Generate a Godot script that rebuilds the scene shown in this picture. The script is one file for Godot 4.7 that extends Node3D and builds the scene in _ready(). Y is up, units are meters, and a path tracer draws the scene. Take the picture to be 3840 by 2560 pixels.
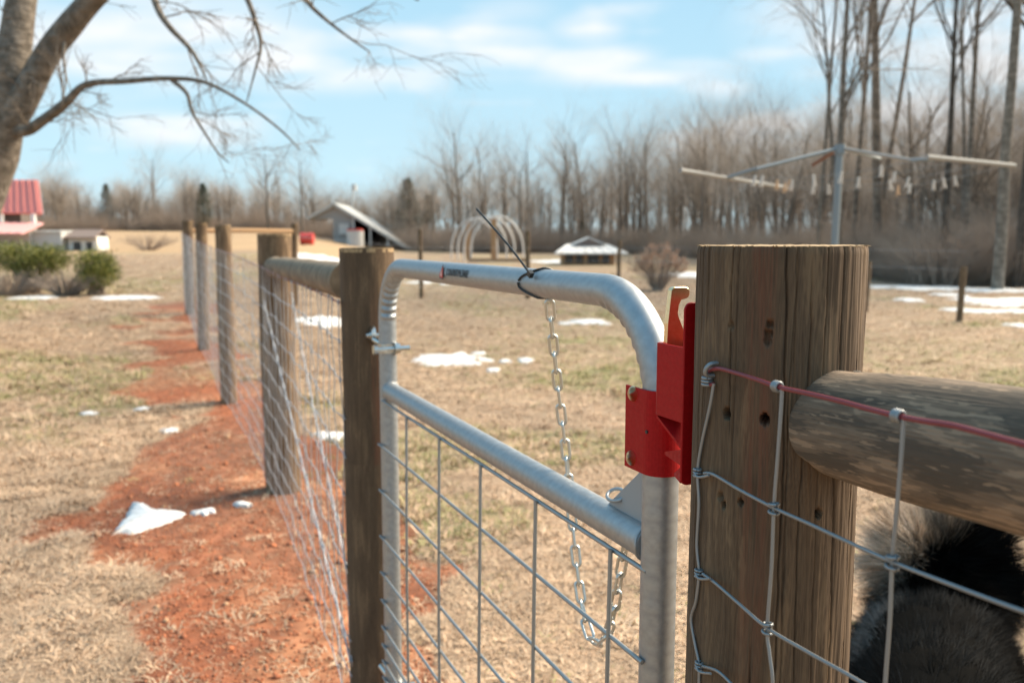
extends Node3D
# A farm gate in a woven wire fence, a winter lawn with melting snow, sheds and bare woods behind.

class MB:
	var v := PackedVector3Array()
	var n := PackedVector3Array()
	var uv := PackedVector2Array()
	var c := PackedColorArray()
	var i := PackedInt32Array()
	func mesh() -> ArrayMesh:
		var a := []
		a.resize(Mesh.ARRAY_MAX)
		a[Mesh.ARRAY_VERTEX] = v
		a[Mesh.ARRAY_NORMAL] = n
		if uv.size() == v.size():
			a[Mesh.ARRAY_TEX_UV] = uv
		if c.size() == v.size():
			a[Mesh.ARRAY_COLOR] = c
		a[Mesh.ARRAY_INDEX] = i
		var m := ArrayMesh.new()
		m.add_surface_from_arrays(Mesh.PRIMITIVE_TRIANGLES, a)
		return m

var used := {}
var M := {}
var rng := RandomNumberGenerator.new()
var noise := FastNoiseLite.new()
var noise2 := FastNoiseLite.new()

# gate line: origin under the latch stile, x towards the hinges, z into the yard
const GATE_ORIGIN := Vector3(0.1721, 0.0, -0.9576)
const ALONG := Vector3(-0.40731, 0.0, -0.91329)
const ACROSS := Vector3(0.91329, 0.0, -0.40731)
const POST_CENTRE := Vector3(0.2497, 0.0, -0.7925)
const POST_RADIUS := 0.0755

func gp(s: float, y: float, n := 0.0) -> Vector3:
	return GATE_ORIGIN + ALONG * s + ACROSS * n + Vector3(0, y, 0)

func gv(p: Vector2, n := 0.0) -> Vector3:
	return gp(p.x, p.y, n)

# ---------------------------------------------------------------- helpers
func numbered(called: String) -> String:
	if not used.has(called):
		used[called] = 0
		return called
	used[called] += 1
	return "%s_%03d" % [called, used[called]]

func tag(o: Node3D, label: String, category := "", group := "", kind := "") -> Node3D:
	o.set_meta("label", label)
	if category: o.set_meta("category", category)
	if group: o.set_meta("group", group)
	if kind: o.set_meta("kind", kind)
	return o

func thing(called: String, at: Vector3, label: String, category: String, group := "") -> Node3D:
	var o := Node3D.new()
	o.name = numbered(called)
	add_child(o)
	o.position = at
	tag(o, label, category, group)
	return o

# geometry is given in world coordinates; a child is shifted back by its ancestors' positions
func put(called: String, m: Mesh, material: Material, parent: Node3D = null, kind := "") -> MeshInstance3D:
	var o := MeshInstance3D.new()
	o.mesh = m
	o.material_override = material
	if parent == null:
		o.name = numbered(called)
		add_child(o)
	else:
		o.name = called
		parent.add_child(o, true)
		var q: Node3D = parent
		var off := Vector3.ZERO
		while q != self:
			off += q.position
			q = q.get_parent()
		o.position = -off
	if kind: o.set_meta("kind", kind)
	return o

func lin(r: float, g: float, b: float) -> Color:
	return Color(r, g, b).linear_to_srgb()

func mat(called: String, col: Color, rough := 0.8, metal := 0.0) -> StandardMaterial3D:
	var m := StandardMaterial3D.new()
	m.resource_name = called
	m.albedo_color = col
	m.roughness = rough
	m.metallic = metal
	M[called] = m
	return m

func frame_of(t: Vector3) -> Vector3:
	var a := Vector3.UP if absf(t.y) < 0.9 else Vector3.RIGHT
	return (a - t * a.dot(t)).normalized()

func tube(b: MB, pts: Array, rad: Variant, sides := 8, col := Color.WHITE, cap := true, vscale := 1.0) -> void:
	var k := pts.size()
	var nn := Vector3.ZERO
	var arc := 0.0
	var base := b.v.size()
	for j in k:
		var p: Vector3 = pts[j]
		var t: Vector3 = (pts[mini(j + 1, k - 1)] - pts[maxi(j - 1, 0)]).normalized()
		if j == 0:
			nn = frame_of(t)
		else:
			nn = (nn - t * nn.dot(t)).normalized()
			arc += p.distance_to(pts[j - 1])
		var bb := t.cross(nn)
		var r: float = rad if (rad is float) else rad[j]
		for q in sides + 1:
			var an := TAU * q / sides
			var d := nn * cos(an) + bb * sin(an)
			b.v.append(p + d * r)
			b.n.append(d)
			b.uv.append(Vector2(float(q) / sides, arc * vscale))
			b.c.append(col)
	for j in k - 1:
		for q in sides:
			var a0 := base + j * (sides + 1) + q
			var c0 := a0 + sides + 1
			b.i.append_array([a0, c0, a0 + 1, a0 + 1, c0, c0 + 1])
	if cap:
		for e in 2:
			var j: int = 0 if e == 0 else k - 1
			var t: Vector3 = (pts[1] - pts[0]).normalized() * -1.0 if e == 0 else (pts[k - 1] - pts[k - 2]).normalized()
			var s := b.v.size()
			b.v.append(pts[j])
			b.n.append(t)
			b.uv.append(Vector2(0.5, 0.0))
			b.c.append(col)
			for q in sides + 1:
				b.v.append(b.v[base + j * (sides + 1) + q])
				b.n.append(t)
				b.uv.append(Vector2(float(q) / sides, 0.0))
				b.c.append(col)
			for q in sides:
				if e == 0: b.i.append_array([s, s + 1 + q, s + 2 + q])
				else: b.i.append_array([s, s + 2 + q, s + 1 + q])

func face(b: MB, p: Array, hint: Vector3, col := Color.WHITE, uvs := []) -> void:
	var a: Vector3 = p[0]
	var nn: Vector3 = (p[1] - a).cross(p[2] - a)
	var flip := nn.dot(hint) > 0.0
	nn = nn.normalized() * (1.0 if flip else -1.0)
	var s := b.v.size()
	for j in p.size():
		b.v.append(p[j])
		b.n.append(nn)
		b.c.append(col)
		b.uv.append(uvs[j] if uvs else Vector2(p[j].x, p[j].y))
	for j in range(1, p.size() - 1):
		if flip: b.i.append_array([s, s + j + 1, s + j])
		else: b.i.append_array([s, s + j, s + j + 1])

func box(b: MB, c: Vector3, size: Vector3, basis := Basis(), col := Color.WHITE) -> void:
	var h := size / 2.0
	for ax in 3:
		for sg in [-1.0, 1.0]:
			var nrm := Vector3.ZERO
			nrm[ax] = sg
			var u := Vector3.ZERO
			u[(ax + 1) % 3] = 1
			var w := Vector3.ZERO
			w[(ax + 2) % 3] = 1
			var o := nrm * h
			var p := []
			for e in [[-1, -1], [1, -1], [1, 1], [-1, 1]]:
				p.append(c + basis * (o + u * h * e[0] + w * h * e[1]))
			face(b, p, basis * nrm, col)

# a polygon in (x, y) of the transform, drawn out along its z by depth, with chamfered edges
func prism(b: MB, poly: PackedVector2Array, depth: float, xf: Transform3D, bevel := 0.0, col := Color.WHITE) -> void:
	if Geometry2D.is_polygon_clockwise(poly):
		poly.reverse()
	var k := poly.size()
	var inner := PackedVector2Array()
	for j in k:
		var d1 := (poly[j] - poly[(j + k - 1) % k]).normalized()
		var d2 := (poly[(j + 1) % k] - poly[j]).normalized()
		var n1 := Vector2(-d1.y, d1.x)
		var n2 := Vector2(-d2.y, d2.x)
		inner.append(poly[j] + (n1 + n2) / maxf(1.0 + n1.dot(n2), 0.4) * bevel)
	var ring := func(pl: PackedVector2Array, z: float) -> Array:
		var a := []
		for q in pl: a.append(xf * Vector3(q.x, q.y, z))
		return a
	var rows := [ring.call(inner, 0.0), ring.call(poly, bevel), ring.call(poly, depth - bevel), ring.call(inner, depth)] if bevel > 0.0 else [ring.call(poly, 0.0), ring.call(poly, depth)]
	for r in rows.size() - 1:
		for j in k:
			var e := (poly[(j + 1) % k] - poly[j]).normalized()
			var out := xf.basis * Vector3(e.y, -e.x, 0.0)
			if rows.size() == 4:
				out += xf.basis * Vector3(0, 0, [-1.0, 0.0, 1.0][r])
			face(b, [rows[r][j], rows[r][(j + 1) % k], rows[r + 1][(j + 1) % k], rows[r + 1][j]], out, col)
	var tri := Geometry2D.triangulate_polygon(inner)
	for e in 2:
		var row: Array = rows[0] if e == 0 else rows[rows.size() - 1]
		var nz := xf.basis.z * (-1.0 if e == 0 else 1.0)
		for j in range(0, tri.size(), 3):
			face(b, [row[tri[j]], row[tri[j + 1]], row[tri[j + 2]]], nz, col)

# ---------------------------------------------------------------- the lie of the land
func rise(x: float, z: float) -> float:
	var d := -z
	var w := 1.0 - smoothstep(-0.30, -0.12, x / maxf(d, 2.0))
	var r := 0.0
	if d > 3.5: r = 0.028 * (minf(d, 13.0) - 3.5)
	if d > 13.0: r += 0.02 * (minf(d, 200.0) - 13.0)
	return w * r

const FENCE_START := Vector2(-0.377, -2.216)
const FENCE_DIR := Vector2(-0.39151, -0.92017)
# 0..1: how much of the turf is dug up to red clay along the new fence
func clay(x: float, z: float) -> float:
	var q := Vector2(x, z) - FENCE_START
	var t := q.dot(FENCE_DIR)
	var l := q.dot(Vector2(FENCE_DIR.y, -FENCE_DIR.x))
	if t < -1.6 or t > 13.5 or absf(l) > 1.6: return 0.0
	var n := noise.get_noise_2d(x * 3.1 + 40.0, z * 3.1)
	var n2 := noise2.get_noise_2d(x * 14.0, z * 14.0)
	var left := 0.42 + 0.30 * smoothstep(0.9, 1.9, t) - 0.16 * smoothstep(2.2, 4.2, t) - 0.22 * smoothstep(4.0, 4.7, t) + 0.22 * smoothstep(4.9, 5.4, t) - 0.15 * smoothstep(6.6, 7.2, t) + 0.2 * smoothstep(7.6, 8.2, t)
	var right := 0.40 - 0.12 * smoothstep(3.0, 6.0, t)
	if t < 0.2: right = 0.40 * smoothstep(-1.2, 0.2, t)
	var e: float = (left - l) if l > 0.0 else (right + l)
	var m := smoothstep(-0.10, 0.12, e + 0.05 + n * 0.44 + n2 * 0.36)
	var gaps := 0.05 + smoothstep(4.0, 8.0, t) * 0.24
	return clampf(m - gaps * smoothstep(-0.1, 0.4, noise.get_noise_2d(x * 5.0, z * 5.0 + 90.0)) * 3.0, 0.0, 1.0) * smoothstep(-1.6, -0.6, t)

func ground_y(x: float, z: float) -> float:
	var near := 1.0 - smoothstep(18.0, 40.0, Vector2(x, z).length())
	var k := noise.get_noise_2d(x * 0.9, z * 0.9) * 0.02 + noise2.get_noise_2d(x * 2.5, z * 2.5) * 0.008 * near
	var c := clay(x, z)
	if c > 0.0:
		k += c * (noise2.get_noise_2d(x * 11.0, z * 11.0) * 0.016 + noise.get_noise_2d(x * 34.0, z * 34.0) * 0.008 - 0.005)
	return rise(x, z) + k

# ---------------------------------------------------------------- textures
func tex(im: Image) -> ImageTexture:
	return ImageTexture.create_from_image(im)

# weathered wood wrapped round a post: u goes once round, v along it
func wood_maps(w: int, h: int, sd: int, dark: Color, light: Color, tan_c: Color, red: Array, scuff: float) -> Array:
	var fn := FastNoiseLite.new()
	fn.seed = sd
	fn.frequency = 1.0
	fn.fractal_type = FastNoiseLite.FRACTAL_NONE
	fn.noise_type = FastNoiseLite.TYPE_SIMPLEX_SMOOTH
	var col := PackedByteArray()
	col.resize(w * h * 3)
	var hei := PackedByteArray()
	hei.resize(w * h)
	for y in h:
		var v := float(y) / h
		var vl := sin(TAU * v) * 0.6
		var vm := cos(TAU * v) * 0.6
		for x in w:
			var a := TAU * x / w
			var cx := cos(a)
			var sx := sin(a)
			var wob := fn.get_noise_3d(cx * 2.0, sx * 2.0, v * 5.0) * 0.06
			var a2 := a + wob
			var fine := fn.get_noise_3d(a2 * 38.0, vl * 3.0 + 9.0, vm * 3.0)
			var mid := fn.get_noise_3d(a2 * 9.0, vl * 1.6 + 30.0, vm * 1.6)
			var pat := fn.get_noise_3d(cx * 2.2 + 7.0, sx * 2.2, v * 7.0)
			var speck := fn.get_noise_3d(a * 30.0, v * 60.0, 4.0)
			var hair := fn.get_noise_3d(a2 * 110.0, vl * 7.0 + 3.0, vm * 7.0)
			var g := clampf(0.45 + 0.26 * fine + 0.30 * hair + 0.16 * mid + 0.20 * pat + 0.14 * speck, 0.0, 1.0)
			var c := dark.lerp(light, g)
			var sc := smoothstep(0.30, 0.62, pat * 0.8 + mid * 0.45 + speck * 0.25)
			c = c.lerp(tan_c, sc * scuff)
			if red.size():
				var da := absf(wrapf(a - red[0], -PI, PI)) + 0.03 * mid
				var s: float = (1.0 - smoothstep(red[1] * 0.35, red[1], da)) * (1.0 - smoothstep(red[2], red[3], v))
				c = c.lerp(Color(0.145, 0.035, 0.016), s * clampf(0.26 + 0.25 * mid + 0.3 * fine, 0.0, 0.5))
			var k := (y * w + x) * 3
			var srgb := c.linear_to_srgb()
			col[k] = int(clampf(srgb.r * 255.0, 0, 255))
			col[k + 1] = int(clampf(srgb.g * 255.0, 0, 255))
			col[k + 2] = int(clampf(srgb.b * 255.0, 0, 255))
			hei[y * w + x] = int(clampf(128.0 + 50.0 * fine + 50.0 * hair + 20.0 * speck, 0, 255))
	return [tex(Image.create_from_data(w, h, false, Image.FORMAT_RGB8, col)), tex(Image.create_from_data(w, h, false, Image.FORMAT_L8, hei))]

# old log: grey weathered skin, dark patches and pale flaked spots
func log_maps(w: int, h: int, sd: int) -> Array:
	var fn := FastNoiseLite.new()
	fn.seed = sd
	fn.frequency = 1.0
	fn.fractal_type = FastNoiseLite.FRACTAL_NONE
	var col := PackedByteArray()
	col.resize(w * h * 3)
	var hei := PackedByteArray()
	hei.resize(w * h)
	for y in h:
		var v := float(y) / h
		for x in w:
			var a := TAU * x / w
			var cx := cos(a)
			var sx := sin(a)
			var fine := fn.get_noise_3d(a * 34.0, v * 9.0, 1.0)
			var big := fn.get_noise_3d(cx * 2.4, sx * 2.4, v * 7.0)
			var mid := fn.get_noise_3d(cx * 7.0 + 5.0, sx * 7.0, v * 17.0)
			var sm := fn.get_noise_3d(cx * 20.0 + 5.0, sx * 20.0, v * 52.0)
			var c := Color(0.12, 0.082, 0.055).lerp(Color(0.215, 0.155, 0.108), clampf(0.5 + 0.4 * fine + 0.35 * mid + 0.2 * sm, 0, 1))
			c = c.lerp(Color(0.060, 0.046, 0.034), smoothstep(-0.1, 0.45, big + 0.5 * mid + 0.45 * sm) * 0.8)
			var pale := smoothstep(0.30, 0.40, mid * 0.8 + sm * 0.45 - big * 0.45 + 0.1 * fine)
			c = c.lerp(Color(0.32, 0.22, 0.145), pale * 0.65)
			var k := (y * w + x) * 3
			var srgb := c.linear_to_srgb()
			col[k] = int(srgb.r * 255.0)
			col[k + 1] = int(srgb.g * 255.0)
			col[k + 2] = int(srgb.b * 255.0)
			hei[y * w + x] = int(clampf(128.0 + 60.0 * fine + 30.0 * sm - 40.0 * pale, 0, 255))
	return [tex(Image.create_from_data(w, h, false, Image.FORMAT_RGB8, col)), tex(Image.create_from_data(w, h, false, Image.FORMAT_L8, hei))]

func speckle(freq: float, lo: Color, hi: Color, sd: int, size := 256, octaves := 4) -> NoiseTexture2D:
	var t := NoiseTexture2D.new()
	var fn := FastNoiseLite.new()
	fn.seed = sd
	fn.frequency = freq
	fn.fractal_octaves = octaves
	t.noise = fn
	t.width = size
	t.height = size
	t.seamless = true
	var g := Gradient.new()
	g.set_color(0, lo)
	g.set_color(1, hi)
	t.color_ramp = g
	return t

func bump(m: StandardMaterial3D, t: Texture2D, scale: float) -> void:
	m.heightmap_enabled = true
	m.heightmap_texture = t
	m.heightmap_scale = scale

func triplanar(m: StandardMaterial3D, s: float, world := true) -> void:
	m.uv1_triplanar = true
	m.uv1_world_triplanar = world
	m.uv1_scale = Vector3(s, s, s)

func make_materials() -> void:
	var grey := func(a: float, b: float, f: float, sd: int): return speckle(f, Color(a, a, a), Color(b, b, b), sd)
	var m := mat("galvanised_tube", lin(0.43, 0.445, 0.46), 1.0, 0.82)
	m.roughness_texture = grey.call(0.40, 0.60, 0.02, 3)
	m.albedo_texture = grey.call(0.86, 1.0, 0.03, 4)
	triplanar(m, 9.0)
	m = mat("dull_plate", lin(0.31, 0.32, 0.33), 0.6, 0.2)
	m = mat("galvanised_wire", lin(0.28, 0.29, 0.30), 0.55, 0.8)
	m = mat("mesh_rod", lin(0.33, 0.345, 0.355), 0.5, 0.85)
	m = mat("old_wire", lin(0.46, 0.47, 0.50), 0.5, 0.7)
	m = mat("red_wire", lin(0.20, 0.028, 0.035), 0.45, 0.0)
	m = mat("zinc", lin(0.56, 0.565, 0.55), 0.28, 1.0)
	m = mat("gold_zinc", lin(0.90, 0.70, 0.44), 0.28, 1.0)
	m.albedo_texture = speckle(0.02, Color(0.95, 0.88, 0.80), Color(1, 1, 1), 8)
	triplanar(m, 30.0)
	var pr: NoiseTexture2D = grey.call(0.55, 1.0, 0.03, 33)
	m = mat("red_paint", lin(0.42, 0.008, 0.010), 0.40, 0.0)
	m.metallic_specular = 0.28
	m.roughness = 0.62
	m.roughness_texture = pr
	m.albedo_texture = speckle(0.05, Color(0.86, 0.80, 0.80), Color(1, 1, 1), 34)
	triplanar(m, 14.0)
	mat("black_nylon", lin(0.012, 0.012, 0.013), 0.4)
	mat("print_black", lin(0.02, 0.02, 0.022), 0.5)
	mat("print_red", lin(0.62, 0.05, 0.02), 0.5)
	mat("print_pale", lin(0.80, 0.45, 0.36), 0.5)
	var w := wood_maps(768, 1024, 5, Color(0.066, 0.038, 0.020), Color(0.150, 0.092, 0.050), Color(0.24, 0.15, 0.08), [5.79, 0.22, 0.30, 0.50], 0.3)
	m = mat("gate_post_wood", Color.WHITE, 0.9)
	m.albedo_texture = w[0]
	bump(m, w[1], 0.06)
	w = wood_maps(256, 512, 11, Color(0.085, 0.052, 0.028), Color(0.22, 0.14, 0.08), Color(0.36, 0.245, 0.14), [], 0.5)
	m = mat("post_wood", Color.WHITE, 0.92)
	m.albedo_texture = w[0]
	bump(m, w[1], 0.08)
	m = mat("cut_wood", lin(0.52, 0.36, 0.20), 0.9)
	m.albedo_texture = speckle(0.03, Color(0.62, 0.6, 0.58), Color(1, 1, 1), 21)
	triplanar(m, 12.0)
	w = log_maps(512, 768, 31)
	m = mat("rail_log", Color.WHITE, 0.93)
	m.albedo_texture = w[0]
	bump(m, w[1], 0.09)
	m = mat("rail_tan", lin(0.34, 0.25, 0.165), 0.9)
	m.albedo_texture = speckle(0.02, Color(0.6, 0.58, 0.56), Color(1, 1, 1), 22)
	triplanar(m, 3.0)
	m = mat("earth", Color.WHITE, 0.96)
	m.vertex_color_use_as_albedo = true
	m.albedo_texture = speckle(0.012, Color(0.62, 0.60, 0.58), Color(1, 1, 1), 12, 512, 6)
	triplanar(m, 1.3)
	for k in [["blade", 0.85], ["clod", 0.97], ["leaf", 0.6], ["fur", 0.75], ["petal", 0.9]]:
		m = mat(k[0], Color.WHITE, k[1])
		m.vertex_color_use_as_albedo = true
	M.leaf.backlight_enabled = true
	M.leaf.backlight = Color(0.3, 0.3, 0.15)
	m = mat("snow", lin(0.76, 0.76, 0.77), 0.8)
	m.albedo_texture = speckle(0.03, Color(0.74, 0.70, 0.66), Color(1, 1, 1), 50, 256, 5)
	m.albedo_texture.color_ramp.add_point(0.45, Color(0.97, 0.965, 0.96))
	triplanar(m, 2.2)
	m = mat("bark", lin(0.31, 0.26, 0.215), 0.95)
	m.albedo_texture = speckle(0.015, Color(0.48, 0.47, 0.45), Color(1, 1, 1), 15, 512, 5)
	triplanar(m, 1.1)
	bump(m, speckle(0.03, Color.BLACK, Color.WHITE, 16, 256, 4), 2.5)
	mat("twig", lin(0.40, 0.325, 0.265), 0.95)
	mat("brown_bark", lin(0.33, 0.275, 0.225), 0.95)
	mat("pale_bark", lin(0.40, 0.345, 0.285), 0.95)
	mat("dark_bark", lin(0.140, 0.115, 0.095), 0.95)
	mat("limb_twig", lin(0.20, 0.165, 0.135), 0.95)
	var rough_bark := speckle(0.02, Color(0.5, 0.48, 0.46), Color(1, 1, 1), 44, 256, 5)
	for k in ["brown_bark", "pale_bark", "dark_bark"]:
		M[k].albedo_texture = rough_bark
		triplanar(M[k], 0.9)
	mat("needle", lin(0.055, 0.075, 0.04), 0.8)
	mat("brush_twig", lin(0.35, 0.27, 0.215), 0.95)
	mat("tin_red", lin(0.66, 0.21, 0.18), 0.55)
	mat("tin_pink", lin(0.66, 0.33, 0.32), 0.6)
	mat("white_board", lin(0.72, 0.71, 0.68), 0.8)
	mat("grey_board", lin(0.50, 0.50, 0.49), 0.85)
	mat("barn_board", lin(0.30, 0.295, 0.29), 0.85)
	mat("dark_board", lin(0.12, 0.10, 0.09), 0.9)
	mat("brown_roof", lin(0.20, 0.15, 0.13), 0.9)
	mat("tin_grey", lin(0.46, 0.45, 0.43), 0.5, 0.3)
	mat("tin_white", lin(0.60, 0.58, 0.56), 0.5)
	mat("glass_dark", lin(0.03, 0.035, 0.04), 0.15)
	mat("raw_timber", lin(0.42, 0.25, 0.13), 0.9)
	mat("pipe_white", lin(0.62, 0.58, 0.54), 0.5)
	mat("barrel_red", lin(0.55, 0.06, 0.05), 0.5)
	m = mat("line_pole", lin(0.24, 0.27, 0.29), 0.6, 0.4)
	mat("line_bar", lin(0.34, 0.32, 0.30), 0.85, 0.0)
	mat("rust", lin(0.20, 0.075, 0.04), 0.9)
	mat("clothes_line", lin(0.22, 0.22, 0.22), 0.7)
	mat("peg_grey", lin(0.66, 0.60, 0.54), 0.8)
	mat("peg_tan", lin(0.66, 0.42, 0.25), 0.8)
	mat("dog_skin", lin(0.008, 0.0075, 0.007), 0.9)
	M.dog_skin.specular_mode = BaseMaterial3D.SPECULAR_DISABLED
	M.fur.specular_mode = BaseMaterial3D.SPECULAR_DISABLED
	mat("nose", lin(0.008, 0.008, 0.008), 0.35)
	mat("eye", lin(0.02, 0.012, 0.008), 0.1)
	mat("straw_field", lin(0.50, 0.34, 0.19), 0.95)

# ---------------------------------------------------------------- sky
func make_sky() -> Image:
	var w := 1536
	var h := 768
	var fn := FastNoiseLite.new()
	fn.seed = 71
	fn.frequency = 1.0
	fn.fractal_octaves = 5
	fn.noise_type = FastNoiseLite.TYPE_SIMPLEX_SMOOTH
	# cloud banks: azimuth, elevation, half width, half height (degrees), strength
	var banks := [
		[Vector2(-13.3062, 10.9484), 6.0, 1.7, 0.9], [Vector2(-7.8015, 11.5351), 5.0, 1.5, 1.0], [Vector2(-0.7390, 11.9027), 4.0, 1.5, 0.9], [Vector2(4.6598, 11.0743), 4.5, 1.2, 0.85], [Vector2(9.9890, 10.4729), 5.0, 0.8, 0.7], [Vector2(13.0273, 9.3931), 2.4, 0.7, 0.7],
		[Vector2(-26.8942, 12.0567), 9.0, 4.0, 0.75], [Vector2(-20.4921, 12.6444), 8.0, 2.6, 0.7], [Vector2(-21.2606, 6.6415), 5.5, 1.2, 0.75], [Vector2(4.6391, 13.0387), 2.5, 1.2, 0.6], [Vector2(16.6811, 11.4162), 2.4, 0.7, 0.65], [Vector2(19.8067, 10.0904), 2.2, 0.7, 0.6],
		[Vector2(20.9155, 13.0945), 6.0, 2.6, 0.8], [Vector2(25.7907, 10.7470), 6.0, 1.6, 0.7], [Vector2(29.5335, 11.0847), 6.0, 3.5, 0.8], [Vector2(19.9552, 6.6200), 6.5, 1.1, 1.4], [Vector2(25.3002, 6.9950), 6.0, 1.8, 1.5], [Vector2(30.0442, 6.3409), 7.0, 2.6, 1.5], [Vector2(14.4754, 6.1449), 4.5, 0.9, 1.2], [Vector2(28.1496, 8.8733), 5.0, 1.0, 0.6],
		[Vector2(0.1131, 14.3668), 3.0, 0.9, 0.45], [Vector2(-16.9034, 13.7703), 6.0, 1.8, 0.5]]
	var data := PackedFloat32Array()
	data.resize(w * h * 3)
	for y in h:
		var el := 90.0 - 180.0 * (y + 0.5) / h
		var up := sin(deg_to_rad(maxf(el, 0.0)))
		var t := pow(1.0 - up, 2.4)
		var air := Color(0.125, 0.275, 0.41).lerp(Color(0.32, 0.435, 0.475), clampf(t, 0, 1))
		if el < -1.0:
			for x in w:
				var k := (y * w + x) * 3
				data[k] = 0.34
				data[k + 1] = 0.29
				data[k + 2] = 0.23
			continue
		var ce := cos(deg_to_rad(el))
		for x in w:
			var az := wrapf(360.0 * (x + 0.5) / w, -180.0, 180.0)
			var ra := deg_to_rad(az)
			var dx := sin(ra) * ce
			var dz := cos(ra) * ce
			var den := 1.0 / (up + 0.12)
			var f := fn.get_noise_3d(dx * den * 1.5 + 3.0, dz * den * 2.6, up * 2.0)
			var boost := 0.0
			if absf(az) < 50.0 and el < 30.0:
				for b in banks:
					var p: Vector2 = b[0]
					var q: float = pow((az - p.x) / b[1], 2.0) + pow((el - p.y) / b[2], 2.0)
					if q < 2.2: boost = maxf(boost, b[3] * (1.0 - q / 2.2))
			var dens := clampf(smoothstep(0.1, 0.95, boost) * (0.75 + 1.15 * f) + 0.55 * smoothstep(0.16, 0.6, f * 0.75), 0.0, 1.0)
			var c := air.lerp(Color(0.475, 0.475, 0.48), dens * 0.86)
			var k := (y * w + x) * 3
			data[k] = c.r
			data[k + 1] = c.g
			data[k + 2] = c.b
	return Image.create_from_data(w, h, false, Image.FORMAT_RGBF, data.to_byte_array())

# ---------------------------------------------------------------- ground
func axis(fine_lo: float, fine_hi: float, step: float, lo: float, hi: float) -> Array:
	var a := []
	var x := fine_lo
	while x < fine_hi:
		a.append(x)
		x += step
	var s := step
	var left := []
	x = fine_lo
	while x > lo:
		s *= 1.14
		x -= s
		left.append(x)
	left.reverse()
	s = step
	x = fine_hi
	while x < hi:
		a.append(x)
		s *= 1.14
		x += s
	a.append(x)
	return left + a

const STRAW := [Color(0.575, 0.395, 0.265), Color(0.655, 0.47, 0.32), Color(0.485, 0.318, 0.203), Color(0.695, 0.532, 0.372), Color(0.365, 0.23, 0.145)]
func greenness(x: float, z: float) -> float:
	return clampf(smoothstep(0.16, 0.5, noise.get_noise_2d(x * 1.5 + 300.0, z * 1.5) + 0.5 * noise2.get_noise_2d(x * 5.0, z * 5.0)) * 0.6 + 0.3 * smoothstep(0.0, 0.35, noise.get_noise_2d(x * 0.5, z * 0.5)), 0, 1)

# the cut straw field beyond the sheds, bounded by a wavering edge
func in_stubble(x: float, z: float) -> bool:
	var w := 3.0 * noise.get_noise_2d(x * 0.6, z * 0.6)
	return z < -38.0 + w and x < -6.5 + 0.12 * (z + 40.0) + w

func ground_colour(x: float, z: float) -> Color:
	var a := noise.get_noise_2d(x * 2.2, z * 2.2)
	var b := noise2.get_noise_2d(x * 9.0, z * 9.0)
	var c := Color(0.35, 0.235, 0.15).lerp(Color(0.48, 0.345, 0.225), clampf(0.5 + 0.6 * a + 0.4 * b, 0, 1))
	c = c.lerp(Color(0.40, 0.37, 0.18), greenness(x, z) * 0.6)
	if in_stubble(x, z): c = Color(0.64, 0.43, 0.24).lerp(Color(0.54, 0.36, 0.20), clampf(0.5 + a, 0, 1))
	var k := clay(x, z)
	if k > 0.0:
		var red := Color(0.42, 0.135, 0.058).lerp(Color(0.25, 0.088, 0.044), clampf(0.5 + a + 0.6 * b, 0, 1))
		red = red.lerp(Color(0.56, 0.24, 0.12), smoothstep(0.1, 0.5, noise.get_noise_2d(x * 7.0 + 9.0, z * 7.0)))
		c = c.lerp(red, k)
	return c

func make_ground() -> void:
	var xs := axis(-6.5, 3.6, 0.042, -500.0, 500.0)
	var zs := axis(-12.5, -1.0, 0.042, -520.0, 120.0)
	var b := MB.new()
	var nx := xs.size()
	var nz := zs.size()
	for j in nz:
		for i in nx:
			var x: float = xs[i]
			var z: float = zs[j]
			b.v.append(Vector3(x, ground_y(x, z), z))
			b.c.append(ground_colour(x, z))
	b.n.resize(b.v.size())
	for j in nz:
		for i in nx:
			var i0 := maxi(i - 1, 0)
			var i1 := mini(i + 1, nx - 1)
			var j0 := maxi(j - 1, 0)
			var j1 := mini(j + 1, nz - 1)
			var du := b.v[j * nx + i1] - b.v[j * nx + i0]
			var dv := b.v[j1 * nx + i] - b.v[j0 * nx + i]
			b.n[j * nx + i] = dv.cross(du).normalized()
	for j in nz - 1:
		for i in nx - 1:
			var a := j * nx + i
			b.i.append_array([a, a + 1, a + nx, a + 1, a + nx + 1, a + nx])
	tag(put("ground", b.mesh(), M.earth), "brown winter lawn with red clay dug up along the fence", "", "", "structure")

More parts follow.
